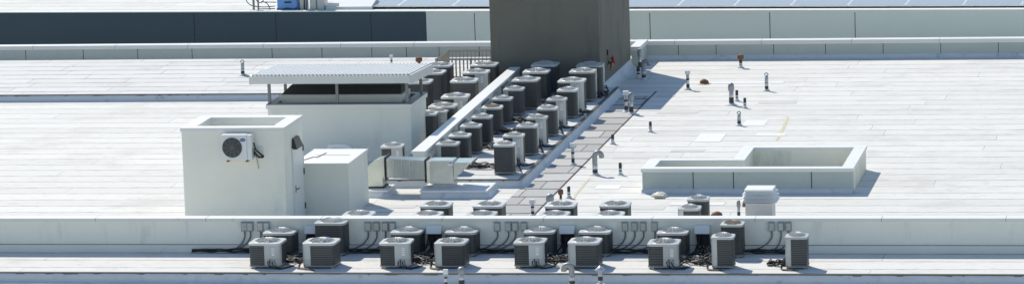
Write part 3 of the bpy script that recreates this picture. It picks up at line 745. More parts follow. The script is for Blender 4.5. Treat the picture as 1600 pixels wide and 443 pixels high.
U = [
 (531, 583, 337, 376, 'b', 'unit behind the cream wall at the foot of the plastered box, only top showing'),
 (640, 690, 337, 376, 'b', 'nearer unit of the pair behind the wall, left of centre, below the duct curb'),
 (653, 705, 322, 361, 'b', 'farther unit of the pair behind the wall, left of centre, below the duct curb'),
 (724, 775, 337, 376, 'b', 'nearer unit behind the wall in the second pair, at the duct curb right end'),
 (735.5, 788, 322, 361, 'b', 'farther unit behind the wall in the second pair, at the duct curb right end'),
 (838, 889, 337, 376, 'b', 'nearer unit behind the wall in front of the two short dark pipes'),
 (848, 900.5, 322, 361, 'b', 'farther unit behind the wall in front of the two short dark pipes'),
 (925, 975, 337, 376, 'b', 'nearer unit of the third complete pair behind the wall, right of the grey walkway'),
 (933.5, 985, 321.5, 361, 'b', 'farther unit of the third complete pair behind the wall, right of the grey walkway'),
 (1057.5, 1095.5, 326, 374, 'l', 'slim unit with pale corner behind the wall, under the light well'),
 (1072, 1109, 311.5, 360, 'b', 'slim dark unit nearest the front of the light well'),
]
for (xl, xr, yt, yb, f, lb) in U: unit(xl, xr, yt, yb, f, 0, lb, g)
g = 'condensing units right of the equipment wall'
U = [
 (769.5, 805, 226.5, 273, 'r', 'slim dark unit nearest the front corner of the raised platform'),
 (784, 819, 212.5, 258.5, 'f', 'second unit from the platform corner in the curb-side row, light panel half'),
 (805, 840, 197.5, 243.5, 'r', 'third unit from the platform corner in the curb-side row, dark front'),
 (821, 855, 184.5, 229, 'f', 'fourth unit from the platform corner in the curb-side row, light panel half'),
 (837.5, 871.5, 170, 213.7, 'r', 'fifth unit from the platform corner in the curb-side row, dark front'),
 (852.5, 885.5, 156, 200, 'f', 'sixth unit from the platform corner in the curb-side row, light panel half'),
 (869, 903, 141.5, 185.5, 'r', 'slim dark unit just in front of the wide curb-side unit with light panel'),
 (869, 914.5, 127.5, 176, 'f', 'wide curb-side unit with light right half, third from the tower'),
 (887, 931, 112.5, 159, 'r', 'wide dark curb-side unit, second from the tower'),
 (898, 943, 103, 150, 'r', 'wide unit tucked against the tower corner under the red valve'),
 (679.5, 717, 225.5, 270, 'l', 'slim unit behind the metal duct box with sticker on its left corner'),
 (699, 735, 212.5, 256.5, 'b', 'second unit from the duct box in the wall-side row'),
 (717, 752, 197.5, 241, 'l', 'third unit from the duct box in the wall-side row, pale left corner'),
 (735, 769, 183.5, 226.5, 'b', 'fourth unit from the duct box in the wall-side row, all dark'),
 (750.5, 785, 168.5, 210, 'l', 'wall-side unit with brownish fan guard, fifth from the duct box'),
 (767.5, 800.5, 155, 195, 'b', 'sixth unit from the duct box in the wall-side row, all dark'),
 (785, 819, 140, 181, 'l', 'last slim wall-side unit, just in front of the wide ones'),
 (797.5, 843, 126, 172, 'b', 'wide dark wall-side unit, third from the tower'),
 (814, 859, 113, 158, 'l', 'wide wall-side unit with pale left corner, second from the tower'),
 (827.5, 872.5, 102, 148, 'b', 'wide dark unit standing against the middle of the tower'),
]
for i, (xl, xr, yt, yb, f, lb) in enumerate(U): unit(xl, xr, yt, yb, f, PZ, lb, g, rusty=(i == 14))
g = 'condensing units left of the equipment wall'
U = [
 (648, 683, 178.5, 222, 'b', 'slim dark unit half hidden beside the shaft housing'),
 (664, 700, 174.5, 216, 'f', 'slim unit with bright panel between shaft housing and equipment wall'),
 (667, 713, 167, 212, 'b', 'wide dark unit just behind the slim bright-panelled one'),
 (686.5, 732.5, 152, 198, 'f', 'wide unit with light right half, nearer of two such left of the wall'),
 (700.5, 746, 127.5, 173, 'b', 'wide dark unit with small blue badge left of the equipment wall'),
 (720, 764, 114, 160, 'f', 'wide unit with light right half standing in front of the tan railing'),
 (732.5, 777.5, 102.5, 148, 'b', 'wide dark unit at the tower left edge beside the railing'),
 (662, 707, 103.5, 149, 'b', 'wide dark unit at the left end of the tan railing'),
 (650, 695, 114.5, 160, 'b', 'wide dark unit beside the canopy corner, middle of three'),
 (630, 675, 129, 175, 'b', 'wide dark unit mostly hidden under the canopy corner'),
]
for i, (xl, xr, yt, yb, f, lb) in enumerate(U): unit(xl, xr, yt, yb, f, PZ, lb, g, logo=(i == 4))
unit(593.5, 630.5, 229, 274, 'f', 0, 'slim unit with light right half standing alone behind the silver duct', None)
for t, s_, h_ in UN:
    n = 16; rx, rz = .055, .03; z = h_*.62; y = s_/2+.012
    vs = [(rx*math.cos(2*PI*a/n), y+.004, z+rz*math.sin(2*PI*a/n)) for a in range(n)]+[(rx*math.cos(2*PI*a/n), y, z+rz*math.sin(2*PI*a/n)) for a in range(n)]
    MB().add(vs, [tuple(range(n)), tuple(range(2*n-1, n-1, -1))]+[(i, (i+1)%n, n+(i+1)%n, n+i) for i in range(n)]).build('badge', 'blue', t)

# ------------------------------------------------------------------ cable tangles
def tangle(px, py, z, w_, d_, n, label, name='cable_tangle', grp=None, copper=1, seed=0):
    rr = random.Random(seed+int(px)); p = G(px, py, z)
    t = thing(name, label, 'cables', p, 0, grp)
    mbk = MB(); mbg = MB(); mbc = MB()
    for i in range(n):
        pts = []; x = -w_/2+rr.uniform(0, .2*w_); y = rr.uniform(-d_/2, d_/2); m_ = rr.randint(5, 8)
        for k in range(m_):
            pts.append((x, y, .016+rr.uniform(0, .13) * (1 if 0 < k < m_-1 else 0)))
            x += w_/(m_-1)*rr.uniform(.6, 1.15); y += rr.uniform(-d_*.4, d_*.4); y = max(-d_/2, min(d_/2, y))
        (mbg if i % 5 == 4 else mbk).tube(smooth(pts, 5), rr.choice((.012, .018, .024)), 5)
    for i in range(max(1, n//5)):
        q = [(rr.uniform(-.2, .2)*w_+.10*math.cos(a*.9), rr.uniform(-.02, .02)+.14*math.sin(a*.9), .03+.012*a) for a in range(9)]
        mbk.tube(smooth(q, 3), .014, 5)
    mbk.build('refrigerant_line', 'cable', t); mbg.build('grey_cable', 'cablegrey', t) if n > 4 else None
    if copper:
        mbc.box((-.1, -.06, .02), (.12, .03, .06)); mbc.build('timber_block', 'rust', t)
    return t
for px, lb in ((455, 'dark cable tangle between the two leftmost squat front units'), (658, 'dark cable tangle between the squat units flanking the second hood'),
               (868, 'dark cable tangle behind the curved gooseneck pipe'), (1084, 'dark cable tangle beside the rightmost squat front unit')):
    tangle(px, 408, 0, 1.0, .95, 15, lb, grp='cable tangles in the front row')
tangle(1098, 413, 0, .5, .45, 8, 'cable heap at the left foot of the slim front unit', copper=0, seed=3)
tangle(1214, 413, 0, .55, .45, 8, 'cable heap at the left foot of the slim unit at the right edge', copper=0, seed=4)
for i, (px, py, w_, n, lb) in enumerate(((752, 262, 1.1, 9, 'long dark lines lying on the platform near its front corner'), (768, 232, .9, 6, 'dark lines on the platform between the nearest unit rows'),
        (795, 208, .9, 6, 'dark lines between the unit rows, halfway along the platform'), (812, 190, .8, 6, 'dark lines between the unit rows, farther than halfway'),
        (862, 160, .9, 6, 'dark lines at the feet of the wide units before the tower'), (936, 150, .5, 6, 'small coil of dark lines at the tower corner'))):
    tangle(px, py, PZ, w_, .6, n, lb, copper=(i < 2), seed=i, grp='cable tangles on the platform')

# ------------------------------------------------------------------ switch boxes on the front wall
groups = [('beside the leftmost unit', (378, 387, 403, 412.7)), ('behind the gap before the second front pair', (571, 584.5, 598, 609.5)),
          ('in the middle group of the cream wall', (773, 790, 801, 815)), ('right of the cone-capped pipe', (972.7, 987.4, 1001, 1018.7)),
          ('at the right edge of the picture', (1201.5, 1216, 1228))]
ordn = ['leftmost', 'second', 'third', 'fourth']
for desc, xs in groups:
    for i, px in enumerate(xs):
        a = W(px, 360, Yfw); b = W(px+8.8, 345.5, Yfw); wdt = b.x-a.x; hh = b.z-a.z
        t = thing('switch_box', f'{ordn[i]} grey switch box {desc}', 'electrical box', (a.x, Yfw, a.z), 0, 'switch boxes on the cream wall')
        MB().box((0, -.085, 0), (wdt, -.003, hh)).build('casing', 'boxgrey', t, bevel=.006)
        MB().box((.02, -.092, hh*.15), (wdt-.02, -.086, hh*.85)).box((wdt*.42, -.11, hh*.4), (wdt*.58, -.093, hh*.62)).build('cover', 'panel', t)
        lft = -1 if R.random() < .85 else -.6; dd = R.uniform(.35, .6)*lft
        if px > 1227: dd = -.3
        zz = -a.z
        e = smooth([(wdt/2, -.04, 0), (wdt/2-.005, -.045, zz*.28), (wdt/2+dd*.25, -.055, zz*.58), (wdt/2+dd*.65, -.08, zz*.78), (wdt/2+dd*1.1, -.10, zz+.10), (wdt/2+dd*1.6, -.13, zz+.05)], 5)
        MB().tube(e, .020, 6).build('conduit', 'conduit', t)
# ground-level pipes along the wall
for i, (x0, x1) in enumerate(((369-60, 407), (548, 612), (748, 818), (960, 1022), (1165, 1260))):
    p, q = G(x0, 388, 0), G(x1, 388, 0)
    mb = MB()
    for k, (dy, z) in enumerate(((-.10, .05), (-.16, .045), (-.13, .10))):
        n = 9; mb.tube(smooth([(p.x+(q.x-p.x)*j/n, Yfw+dy+R.uniform(-.02, .02), z+R.uniform(-.015, .02)) for j in range(n+1)], 3), .02, 6)
    o = mb.build('conduit_run', 'cable')
    tag(o, ['dark conduits along the wall foot left of the first units', 'dark conduits along the wall foot under the second box group', 'dark conduits along the wall foot under the middle box group',
            'dark conduits along the wall foot right of the cone-capped pipe', 'dark conduits along the wall foot at the right edge'][i], 'conduits', 'conduit runs along the cream wall')
# cable hoods
for px0, px1, lb in ((479, 502, 'pale cable hood beside the tall badged unit'), (668.5, 691.5, 'pale cable hood above the grey domed pipe'), (876, 899, 'pale cable hood above the curved gooseneck pipe'), (1087, 1110, 'pale cable hood left of the slim front unit')):
    a = W(px0, 362, Yfw); b = W(px1, 350, Yfw); ww = b.x-a.x; hh = b.z-a.z
    t = thing('cable_hood', lb, 'cable hood', (a.x, Yfw, a.z), 0, 'cable hoods on the cream wall')
    MB().hull8([(0, -.26, .0), (ww, -.26, .0), (ww, -.003, .0), (0, -.003, .0), (0, -.16, hh), (ww, -.16, hh), (ww, -.003, hh), (0, -.003, hh)]).build('hood', 'white', t, bevel=.006)  # white colour stands for light reflected off the metal hood
    mb = MB(); rr = random.Random(int(px0))
    for k in range(9):
        x = ww*(.1+.8*k/8); o_ = rr.uniform(.07, .2); s_ = rr.uniform(-.25, .25)
        mb.tube(smooth([(x, -.10, .0), (x+rr.uniform(-.02, .02), -o_, -.15), (x+s_*.2, -o_-.02, -a.z*.6), (x+s_*.7, -o_-.12, -a.z+.06), (x+s_*1.6, -.40-rr.uniform(0, .3), -a.z+.03)], 4), .021, 6)
    mb.build('refrigerant_line', 'cable', t)
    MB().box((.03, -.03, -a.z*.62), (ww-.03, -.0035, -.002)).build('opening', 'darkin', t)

# electrical boxes & hoods on right face of the equipment wall
for k, (px, py, lb) in enumerate(((686, 216, 'bank of small switch boxes on the equipment wall nearest the duct'), (721, 187, 'second bank of small switch boxes along the equipment wall'),
                   (757, 160, 'third bank of small switch boxes along the equipment wall'), (788, 132, 'farthest bank of switch boxes on the equipment wall near the tower'))):
    p = on_dw(px, py); p.z = PZ+.40
    t = thing('switch_box_bank', lb, 'electrical boxes', p, dwang-PI/2, 'switch box banks on the equipment wall')
    MB().box((.003, -.62, .0), (.05, .62, .26)).build('backing', 'pan', t)
    for j in range(4):
        y = -.55+.29*j
        bx = MB().box((.051, y, .01), (.13, y+.20, .25)).build('switch_box', 'boxgrey', t, bevel=.006)
        MB().tube([(.09, y+.1, .008), (.09, y+.1, -.2), (.12, y+.16, -.38)], .016).build('conduit', 'conduit', bx)
for k, (px, py, lb) in enumerate(((671, 231, 'pale tilted hood with black lines just behind the duct box'), (707, 201, 'second pale tilted hood along the equipment wall'), (741, 172, 'third pale tilted hood along the equipment wall'),
                   (773, 146, 'fourth pale tilted hood along the equipment wall'), (802, 118, 'farthest pale tilted hood on the equipment wall'))):
    p = on_dw(px, py); p.z = PZ+.38
    t = thing('cable_hood', lb, 'cable hood', p, dwang-PI/2, 'tilted hoods on the equipment wall')
    MB().hull8([(.003, -.26, 0), (.20, -.26, 0), (.20, .26, 0), (.003, .26, 0), (.003, -.26, .26), (.07, -.26, .26), (.07, .26, .26), (.003, .26, .26)]).build('hood', 'pipelight', t, bevel=.006)
    mb = MB()
    for j in range(6): mb.tube(smooth([(.08, -.2+.08*j, -.001), (.12, -.2+.08*j, -.16), (.22, -.18+.07*j, -.32), (.5, -.25+.1*j, -.35)], 4), .022, 6)
    mb.build('refrigerant_line', 'cable', t)

# ------------------------------------------------------------------ duct assembly
Ycv = G(700, 314, 0).y
cva = G(657, 297.5, .22); cvb = G(757, 300, .22); cvd = V(773, 288.5, cvb.x)
D = 1.35
ww = cvb.x-cva.x
t = thing('duct_curb', 'long low white curb carrying the silver duct box', 'roof curb', (cva.x, cva.y, 0))
MB().box((0, .03, 0), (ww, D, .17)).build('curb', 'curb', t, bevel=.03)
MB().box((-.03, 0, .171), (ww+.03, D+.03, .22)).build('cap', 'cap', t, bevel=.01)
o = flared('skirt', [(0, .03), (ww, .03), (ww, D)], .17, 0, .16, seed=31); o.parent = t
c3 = G(566, 297, .2); c3b = G(604, 297, .2); w3 = c3b.x-c3.x
t3 = thing('duct_curb', 'short low white curb under the duct elbow beside the plastered box', 'roof curb', (c3.x, c3.y, 0))
MB().box((0, .03, 0), (w3, 1.0, .15)).build('curb', 'curb', t3, bevel=.03)
MB().box((-.03, 0, .151), (w3+.03, 1.03, .2)).build('cap', 'cap', t3, bevel=.01)
o = flared('skirt', [(0, .03), (w3, .03), (w3, 1.0)], .15, 0, .16, seed=32); o.parent = t3

bx0 = G(672.5, 287, .33); bx1 = G(708.5, 287, .33); Yd = bx0.y
dt = thing('roof_duct', 'silver sheet metal duct with elbow, transition box and sloping hood', 'duct', (bx0.x, Yd, .22))
wb = bx1.x-bx0.x; hb_ = W(690, 251, Yd).z-.33; db = .62
MB().box((.06, .06, .001), (wb-.0, db-.05, .11)).build('neck', 'galv2', dt)
bx = MB().box((0, 0, .111), (wb, db, .111+hb_)).build('box', 'galv', dt, bevel=.008)
sx = wb*.80; MB().box((sx, -.006, .111+hb_-.14), (sx+.13, -.001, .111+hb_-.03), 0).box((sx+.015, -.008, .111+hb_-.075), (sx+.115, -.0061, .111+hb_-.045), 1).build('sticker', ['sticker', 'ink'], bx)
# hood wedge to the right
he = W(737.5, 252, Yd+.35).x-bx0.x; hz1 = .111+hb_-.06; hz0 = .30
mb = MB().hull8([(wb+.001, .05, hz0-.02), (wb+.06, .05, hz0-.02), (wb+.06, db+.25, hz0-.02), (wb+.001, db+.25, hz0-.02), (wb+.001, .05, hz1), (he, .05, hz1), (he, db+.25, hz1), (wb+.001, db+.25, hz1)])
mb.hull8([(he+.001, .0, hz1-.05), (he+.05, .0, hz1-.05), (he+.05, db+.3, hz1-.05), (he+.001, db+.3, hz1-.05), (he+.001, .0, hz1+.02), (he+.05, .0, hz1+.02), (he+.05, db+.3, hz1+.02), (he+.001, db+.3, hz1+.02)])
mb.build('hood', 'galv', dt, bevel=.005)
# transition left of the box
dl = W(665.5, 260, Yd+.1).x-bx0.x
MB().hull8([(dl, .06, .17), (-.001, .0, .125), (-.001, db-.05, .125), (dl, db-.02, .17), (dl, .06, .75), (-.001, .0, .111+hb_-.01), (-.001, db-.05, .111+hb_-.01), (dl, db-.02, .75)]).build('transition', 'galv', dt)
# horizontal duct, slightly skewed
dl2 = W(603, 258, Yd+.1).x-bx0.x
za, zb2 = .22, .76
MB().hull8([(dl2, .10, .27), (dl-.03, .08, .22), (dl-.03, .62, .22), (dl2, .66, .27), (dl2, .10, .82), (dl-.03, .08, .76), (dl-.03, .62, .76), (dl2, .66, .82)]).build('duct_run', 'galv', dt, bevel=.008)
mb = MB()
for k in (1, 2, 3, 4):
    x = dl2+(dl-dl2)*k/5; mb.box((x-.008, .075, .24), (x+.008, .089, .79))
mb.build('seam', 'galv2', dt)
mb = MB()
for x, za_, zb_ in ((dl-.014, .14, .80), (dl2-.016, .20, .87)):
    mb.box((x-.014, .03, za_), (x+.014, .70, zb_))
mb.build('flange', 'black', dt)
# elbow: quarter turn down in x-z plane
mb = MB(); xe = dl2-.032; cxe, cze = xe-.02, .24; outer, inner = .60, .06; n = 8; vs = []
for k in range(n+1):
    a = PI/2+PI/2*k/n
    for rr_ in (inner, outer):
        for y in (.10, .66): vs.append((cxe+rr_*math.cos(a), y, cze+rr_*math.sin(a)*.97))
fs = []
for k in range(n):
    b_ = 4*k; c_ = b_+4
    fs += [(b_, b_+1, c_+1, c_), (b_+2, c_+2, c_+3, b_+3), (b_, c_, c_+2, b_+2), (b_+1, b_+3, c_+3, c_+1)]
fs += [(0, 2, 3, 1), (4*n, 4*n+1, 4*n+3, 4*n+2)]
mb.add(vs, fs); mb.build('elbow', 'galv', dt)
mb = MB().box((cxe-.60, .10, .02), (cxe-.06, .66, .239)); mb.build('drop', 'galv', dt)
mb = MB().box((cxe-.64, .06, -.02), (cxe-.02, .70, .019)); mb.build('flange', 'black', dt)

# curved white duct behind the plastered box
p = G(516, 262, 0); q = G(552, 262, 0); ww = q.x-p.x; zt_ = W(530, 224.5, p.y).z
t = thing('curved_vent', 'low white curved vent pipe showing behind the plastered box', 'vent', p)
MB().tube(smooth([(0, 0, 0), (0, 0, zt_*.55), (.03, 0, zt_-.10), (.14, 0, zt_-.06), (ww*.65, 0, zt_-.07), (ww*.88, 0, zt_-.12), (ww, 0, zt_-.26), (ww, 0, zt_-.32)], 5), .09, 10).build('pipe', 'white', t)
MB().lathe([(.115, zt_*.5), (.115, zt_*.5+.05)], 12).build('collar', 'black', t)
mb = MB().box((ww-.11, -.11, zt_-.36), (ww+.11, .11, zt_-.30)); mb.build('end_collar', 'black', t)

# ------------------------------------------------------------------ vents and pipes
def pipe(kind, px, y0, y1, z, label, w_=6.5, name='vent_pipe'):
    """kind: plain / hoop / cap / goose / dome / cone / rust ; y0 top pixel, y1 base pixel"""
    p = G(px, y1, z); h = W(px, y0, p.y).z - z; r = (G(px+w_/2, y1, z)-G(px-w_/2, y1, z)).length/2
    t = thing(name, label, 'vent pipe', p, R.uniform(-.1, .1), 'vent pipes on the roof')
    rr = random.Random(int(px)+int(y1))
    mb = MB().lathe([(r*2.1, .002), (r*1.7, .02), (r*1.2, .05), (r*1.02, .07)], 14)
    mb.v = [(x*rr.uniform(.9, 1.15), y*rr.uniform(.9, 1.15), zz) for x, y, zz in mb.v]; mb.build('base_flashing', 'patch', t)
    if kind in ('plain', 'rust'):
        MB().lathe([(r, .03), (r, h)], 12).build('pipe', 'pipedark', t)
        MB().lathe([(r*1.04, h*.42), (r*1.04, h*.56)], 12).build('band', 'pipelight', t)
        MB().lathe([(r*1.06, .07), (r*1.06, .11)], 12).build('clamp', 'sticker', t)
        MB().lathe([(r*.75, h+.001), (r*.75, h+.006)], 12).build('mouth', 'brown', t)
        if kind == 'rust': MB().lathe([(r*1.1, h-.02), (r*2.0, h), (r*2.1, h+.10), (r*1.7, h+.14)], 12).build('cap', 'rust', t, bevel=.01)
    elif kind == 'hoop':
        hh = h-r*1.2
        MB().lathe([(r, .05), (r, hh)], 12).build('pipe', 'galv2', t)
        MB().lathe([(r*1.05, .05), (r*1.05, .16)], 12).build('band', 'pipedark', t)
        MB().lathe([(r*1.05, hh*.5), (r*1.05, hh*.54)], 12).build('clamp', 'pipedark', t)
        MB().tube([(r*math.cos(a*PI/10), 0, hh+r*1.2*math.sin(a*PI/10)) for a in range(11)], .014, 6).build('hoop', 'pipedark', t)
    elif kind == 'cap':
        MB().lathe([(r*.8, .03), (r*.8, h-.08)], 12).build('pipe', 'pipelight', t)
        MB().lathe([(r*.86, .05), (r*.86, h*.3)], 12).build('band', 'pipedark', t)
        MB().lathe([(r*.86, h*.5), (r*.86, h*.6)], 12).build('clamp', 'pipedark', t)
        MB().box((-r*1.3, -r*1.1, h-.12), (r*1.3, r*1.1, h)).build('cap', 'white', t, bevel=.012)
    elif kind == 'goose':
        b = r*1.35
        pts = [(0, 0, .03), (0, 0, h-b-r)]+[(-b*sgn+b*sgn*math.cos(a*PI/10), 0, h-b-r+b*math.sin(a*PI/10)) for a in range(1, 11)]+[(-2*b*sgn, 0, h-b-r-.10)] if False else None
        sg = 1 if label.find('leaning left') < 0 else -1
        pts = [(0, 0, .03), (0, 0, (h-b-r)*.5), (0, 0, h-b-r)]+[(sg*(b-b*math.cos(a*PI/8)), 0, h-b-r+b*math.sin(a*PI/8)) for a in range(1, 9)]+[(sg*2*b, 0, h-b-r-.05)]
        MB().tube(pts, r, 12).build('pipe', 'pipe', t)
        MB().lathe([(r*1.04, .05), (r*1.04, h*.22)], 12).build('band', 'pipedark', t)
        MB().lathe([(r*1.04, h*.24), (r*1.04, h*.42)], 12).build('clamp', 'pipelight', t)
        MB().lathe([(r*.85, h-b-r-.056), (r*.85, h-b-r-.051)], 12, c=(sg*2*b, 0)).build('mouth', 'darkin', t)
    elif kind == 'dome':
        MB().lathe([(r*.85, .03), (r*.85, h*.7)], 12).build('pipe', 'pipelight', t)
        MB().lathe([(r*.9, .05), (r*.9, h*.35)], 12).build('band', 'pipedark', t)
        MB().lathe([(r*.9, h*.62), (r*1.15, h*.66), (r*1.15, h*.85), (r*.9, h*.95), (r*.3, h)], 14).build('cap', 'pipe', t)
    elif kind == 'cone':
        MB().lathe([(r*.55, .03), (r*.55, h*.84)], 12).build('pipe', 'pipelight', t)
        MB().lathe([(r*.6, h*.3), (r*.6, h*.5)], 12).build('band', 'pipedark', t)
        MB().lathe([(r*1.35, h*.78), (r*1.35, h*.80), (r*.05, h)], 14).build('cap', 'pipelight', t)
    return t
pipe('goose', 1006, 92, 124, 0, 'dark gooseneck pipe in the tower shadow by the far parapet', 6.5)
pipe('plain', 997.5, 104, 121, 0, 'short black pipe left of the dark gooseneck in the tower shadow', 5)
pipe('cap', 978.5, 142, 175, 0, 'white square-capped pipe, left of the twin pipes at the walkway end', 7)
pipe('dome', 986.5, 144, 178, 0, 'dome-capped pipe, right of the twin pipes at the walkway end', 8)
pipe('plain', 957.5, 210, 225, 0, 'single short dark pipe just right of the walkway seam, halfway along', 5)
pipe('cap', 895.5, 223, 257, 0, 'white-capped tall pipe standing on the grey walkway', 6)
pipe('goose', 930, 234, 273, 0, 'grey gooseneck pipe with foil band in mid roof at the ochre stain', 8)
pipe('plain', 969.5, 254, 273, 0, 'short dark pipe right of the mid-roof gooseneck', 5)
pipe('plain', 889, 291, 309, 0, 'short dark banded pipe left of the ochre stain foot', 5)
pipe('rust', 876.5, 303, 318, 0, 'short brown pipe among the small pipes behind the hidden units', 4)
pipe('dome', 860, 302, 333, 0, 'stout grey hooded pipe behind the nearer hidden units', 11)
pipe('cap', 832.5, 311, 337, 0, 'pale-capped pipe at the near end of the grey walkway', 6.5)
pipe('cap', 1075, 110, 140, 0, 'pipe with pale square cap left of the rusty drain', 6)
pipe('dome', 1143, 129, 164, 0, 'stout dome-capped pipe right of the rusty drain', 8.5)
pipe('plain', 1151.5, 141, 158, 0, 'short dark pipe just behind the stout dome-capped pipe', 4.5)
pipe('plain', 1164, 153, 169, 0, 'short dark pipe right of the stout dome-capped pipe', 4.5)
pipe('hoop', 1155, 174, 196, 0, 'silver pipe with wire hoop in the middle of the right roof', 5.5)
pipe('hoop', 1198, 114, 142, 0, 'tall silver pipe with wire hoop near the right edge', 5.5)
pipe('plain', 1016.5, 190, 206, 0, 'lone short dark pipe between walkway and light well', 4.5)
pipe('rust', 1157.5, 92, 106, 0, 'pipe with broad rusty cap close to the far parapet', 5)
pipe('goose', 894, 409, 446, -.24, 'big curved gooseneck pipe leaning left in front of the curb', 9)
pipe('cone', 938.5, 414, 447, -.24, 'cone-capped silver pipe at the bottom of the picture', 13)
pipe('dome', 721.5, 416, 447, -.24, 'grey domed pipe at the bottom of the picture', 10.5)
pipe('cap', 697, 420, 448, -.24, 'thin capped pipe left of the grey domed pipe', 6)
pipe('hoop', 379.5, 94, 118, PZ, 'capped silver pipe at the far left beyond the canopy', 5.5)
pipe('cap', 612, 86, 106, PZ, 'thin pale pipe standing behind the canopy roof', 4)
pipe('rust', 655, 96, 108, PZ, 'brown mushroom-capped pipe at the canopy far corner', 5)
pipe('dome', 1154.5, 312, 340, 0, 'pale slim post with grey top left of the louvred vent', 5.5)
pipe('dome', 1000, 76, 108, 0, 'white-wrapped pipe in the parapet corner beside the tower', 6)
# elbow line by the far-left pipe
p = G(381, 117, PZ); o = MB().tube(smooth([(p.x, p.y-.1, PZ+.06), (p.x+.1, p.y-.2, PZ+.03), (p.x+.4, p.y-.5, PZ+.03), (p.x+.9, p.y-.7, PZ+.03)], 5), .03, 8).build('drain_line', 'pipelight')
tag(o, 'pale drain line curving from the far-left pipe towards the canopy', 'pipe')
# drains
def drain(px, py, r, label):
    p = G(px, py, 0); t = thing('roof_drain', label, 'roof drain', p)
    MB().lathe([(r*1.6, .003), (r*1.4, .014), (r*1.2, .02)], 16).build('rim', 'stain', t)
    mb = MB().lathe([(r, .02), (r*1.02, .07), (r*.8, .12), (r*.4, .15), (.01, .155)], 14)
    mb.v = [(x*R.uniform(.92, 1.06), y*R.uniform(.92, 1.06), z*R.uniform(.9, 1.1)) for x, y, z in mb.v]; mb.build('strainer', 'rust', t)
drain(1100.5, 131, .15, 'rusty domed roof drain in the far right roof')
drain(1120, 339, .16, 'rusty lump of a drain just behind the cream wall')

# louvred vent
lv0 = G(1165, 345, 0); lv1 = G(1207, 345, 0); ww = lv1.x-lv0.x; t = thing('louvred_vent', 'square galvanised vent with stacked louvre hood below the light well', 'roof vent', (lv0.x, lv0.y, 0))
zt_ = W(1186, 317, lv0.y).z
MB().box((0, 0, 0), (ww, ww, zt_)).build('body', 'galv2', t, bevel=.008)
MB().box((.06, .06, zt_+.001), (ww-.06, ww-.06, zt_+.31)).build('core', 'darkin', t)  # dark colour paints the shadow in the louvre gaps
for k in range(3):
    z = zt_+.03+k*.10; e = .13-.025*k
    MB().hull8([(-e, -e, z), (ww+e, -e, z), (ww+e, ww+e, z), (-e, ww+e, z), (.02, .02, z+.075), (ww-.02, .02, z+.075), (ww-.02, ww-.02, z+.075), (.02, ww-.02, z+.075)]).build('louvre', 'white', t)
z = zt_+.311
MB().box((-.02, -.02, z), (ww+.02, ww+.02, z+.05)).build('top', 'cap', t, bevel=.01)
MB().box((-.09, .1, zt_-.12), (-.001, .2, zt_-.02)).build('junction_box', 'brown', t)

# red valve on tower
p = V(950, 98, Xt1)
t = thing('hose_valve', 'red hose valve with brass outlets on the tower side', 'valve', (Xt1, p.y, p.z))
mb = MB().tube([(.002, .0, 0), (.16, 0, 0)], .045, 8).tube([(.12, 0, 0), (.16, -.22, -.1)], .05, 8); mb.build('body', 'brass', t)
mb = MB()
for (y, z) in ((.1, .10), (-.02, .16), (.2, .02)):
    mb.tube([(.18+.0*a, y+.075*math.cos(a*PI/6), z+.075*math.sin(a*PI/6)) for a in range(13)], .022, 6); mb.tube([(.1, y, z), (.2, y, z)], .03, 6)
mb.build('hand_wheel', 'red', t)
MB().tube([(.14, -.22, -.1), (.14, -.28, -.2)], .04, 8).build('outlet', 'brass', t)
MB().box((.003, -.22, .28), (.05, -.17, .46)).build('bracket', 'black', t)

# railing
ra = G(681.5, 92, PZ+1.0); rb = G(790, 92, PZ+1.0); rc_ = V(700.5, 78, ra.x)
t = thing('railing', 'tan metal guard railing round the gap left of the dark tower', 'railing', (ra.x, ra.y, PZ))
Lx = Xt0-ra.x+.02 if Xt0 > ra.x else 1.6; Lx = W(790, 92, ra.y).x-ra.x; Dy = rc_.y-ra.y
def rail_run(x0, y0, x1, y1):
    n = max(2, int(math.hypot(x1-x0, y1-y0)/.125)); a = math.atan2(y1-y0, x1-x0)
    mb = MB()
    for k in range(n+1):
        x = x0+(x1-x0)*k/n; y = y0+(y1-y0)*k/n; mb.box((x-.011, y-.011, .08), (x+.011, y+.011, .96))
    mb.build('balusters', 'rail', t)
    mb = MB().tube([(x0, y0, .98), (x1, y1, .98)], .034, 4, smooth=False).tube([(x0, y0, .10), (x1, y1, .10)], .02, 4, smooth=False); mb.build('rail', 'rail', t)
rail_run(0, 0, Lx, 0); rail_run(0, 0, 0, Dy); rail_run(0, Dy, Lx, Dy)
for x, y in ((0, 0), (0, Dy), (Lx, 0), (Lx/2, 0), (Lx, Dy)): MB().box((x-.03, y-.03, 0), (x+.03, y+.03, 1.02)).build('post', 'rail', t)

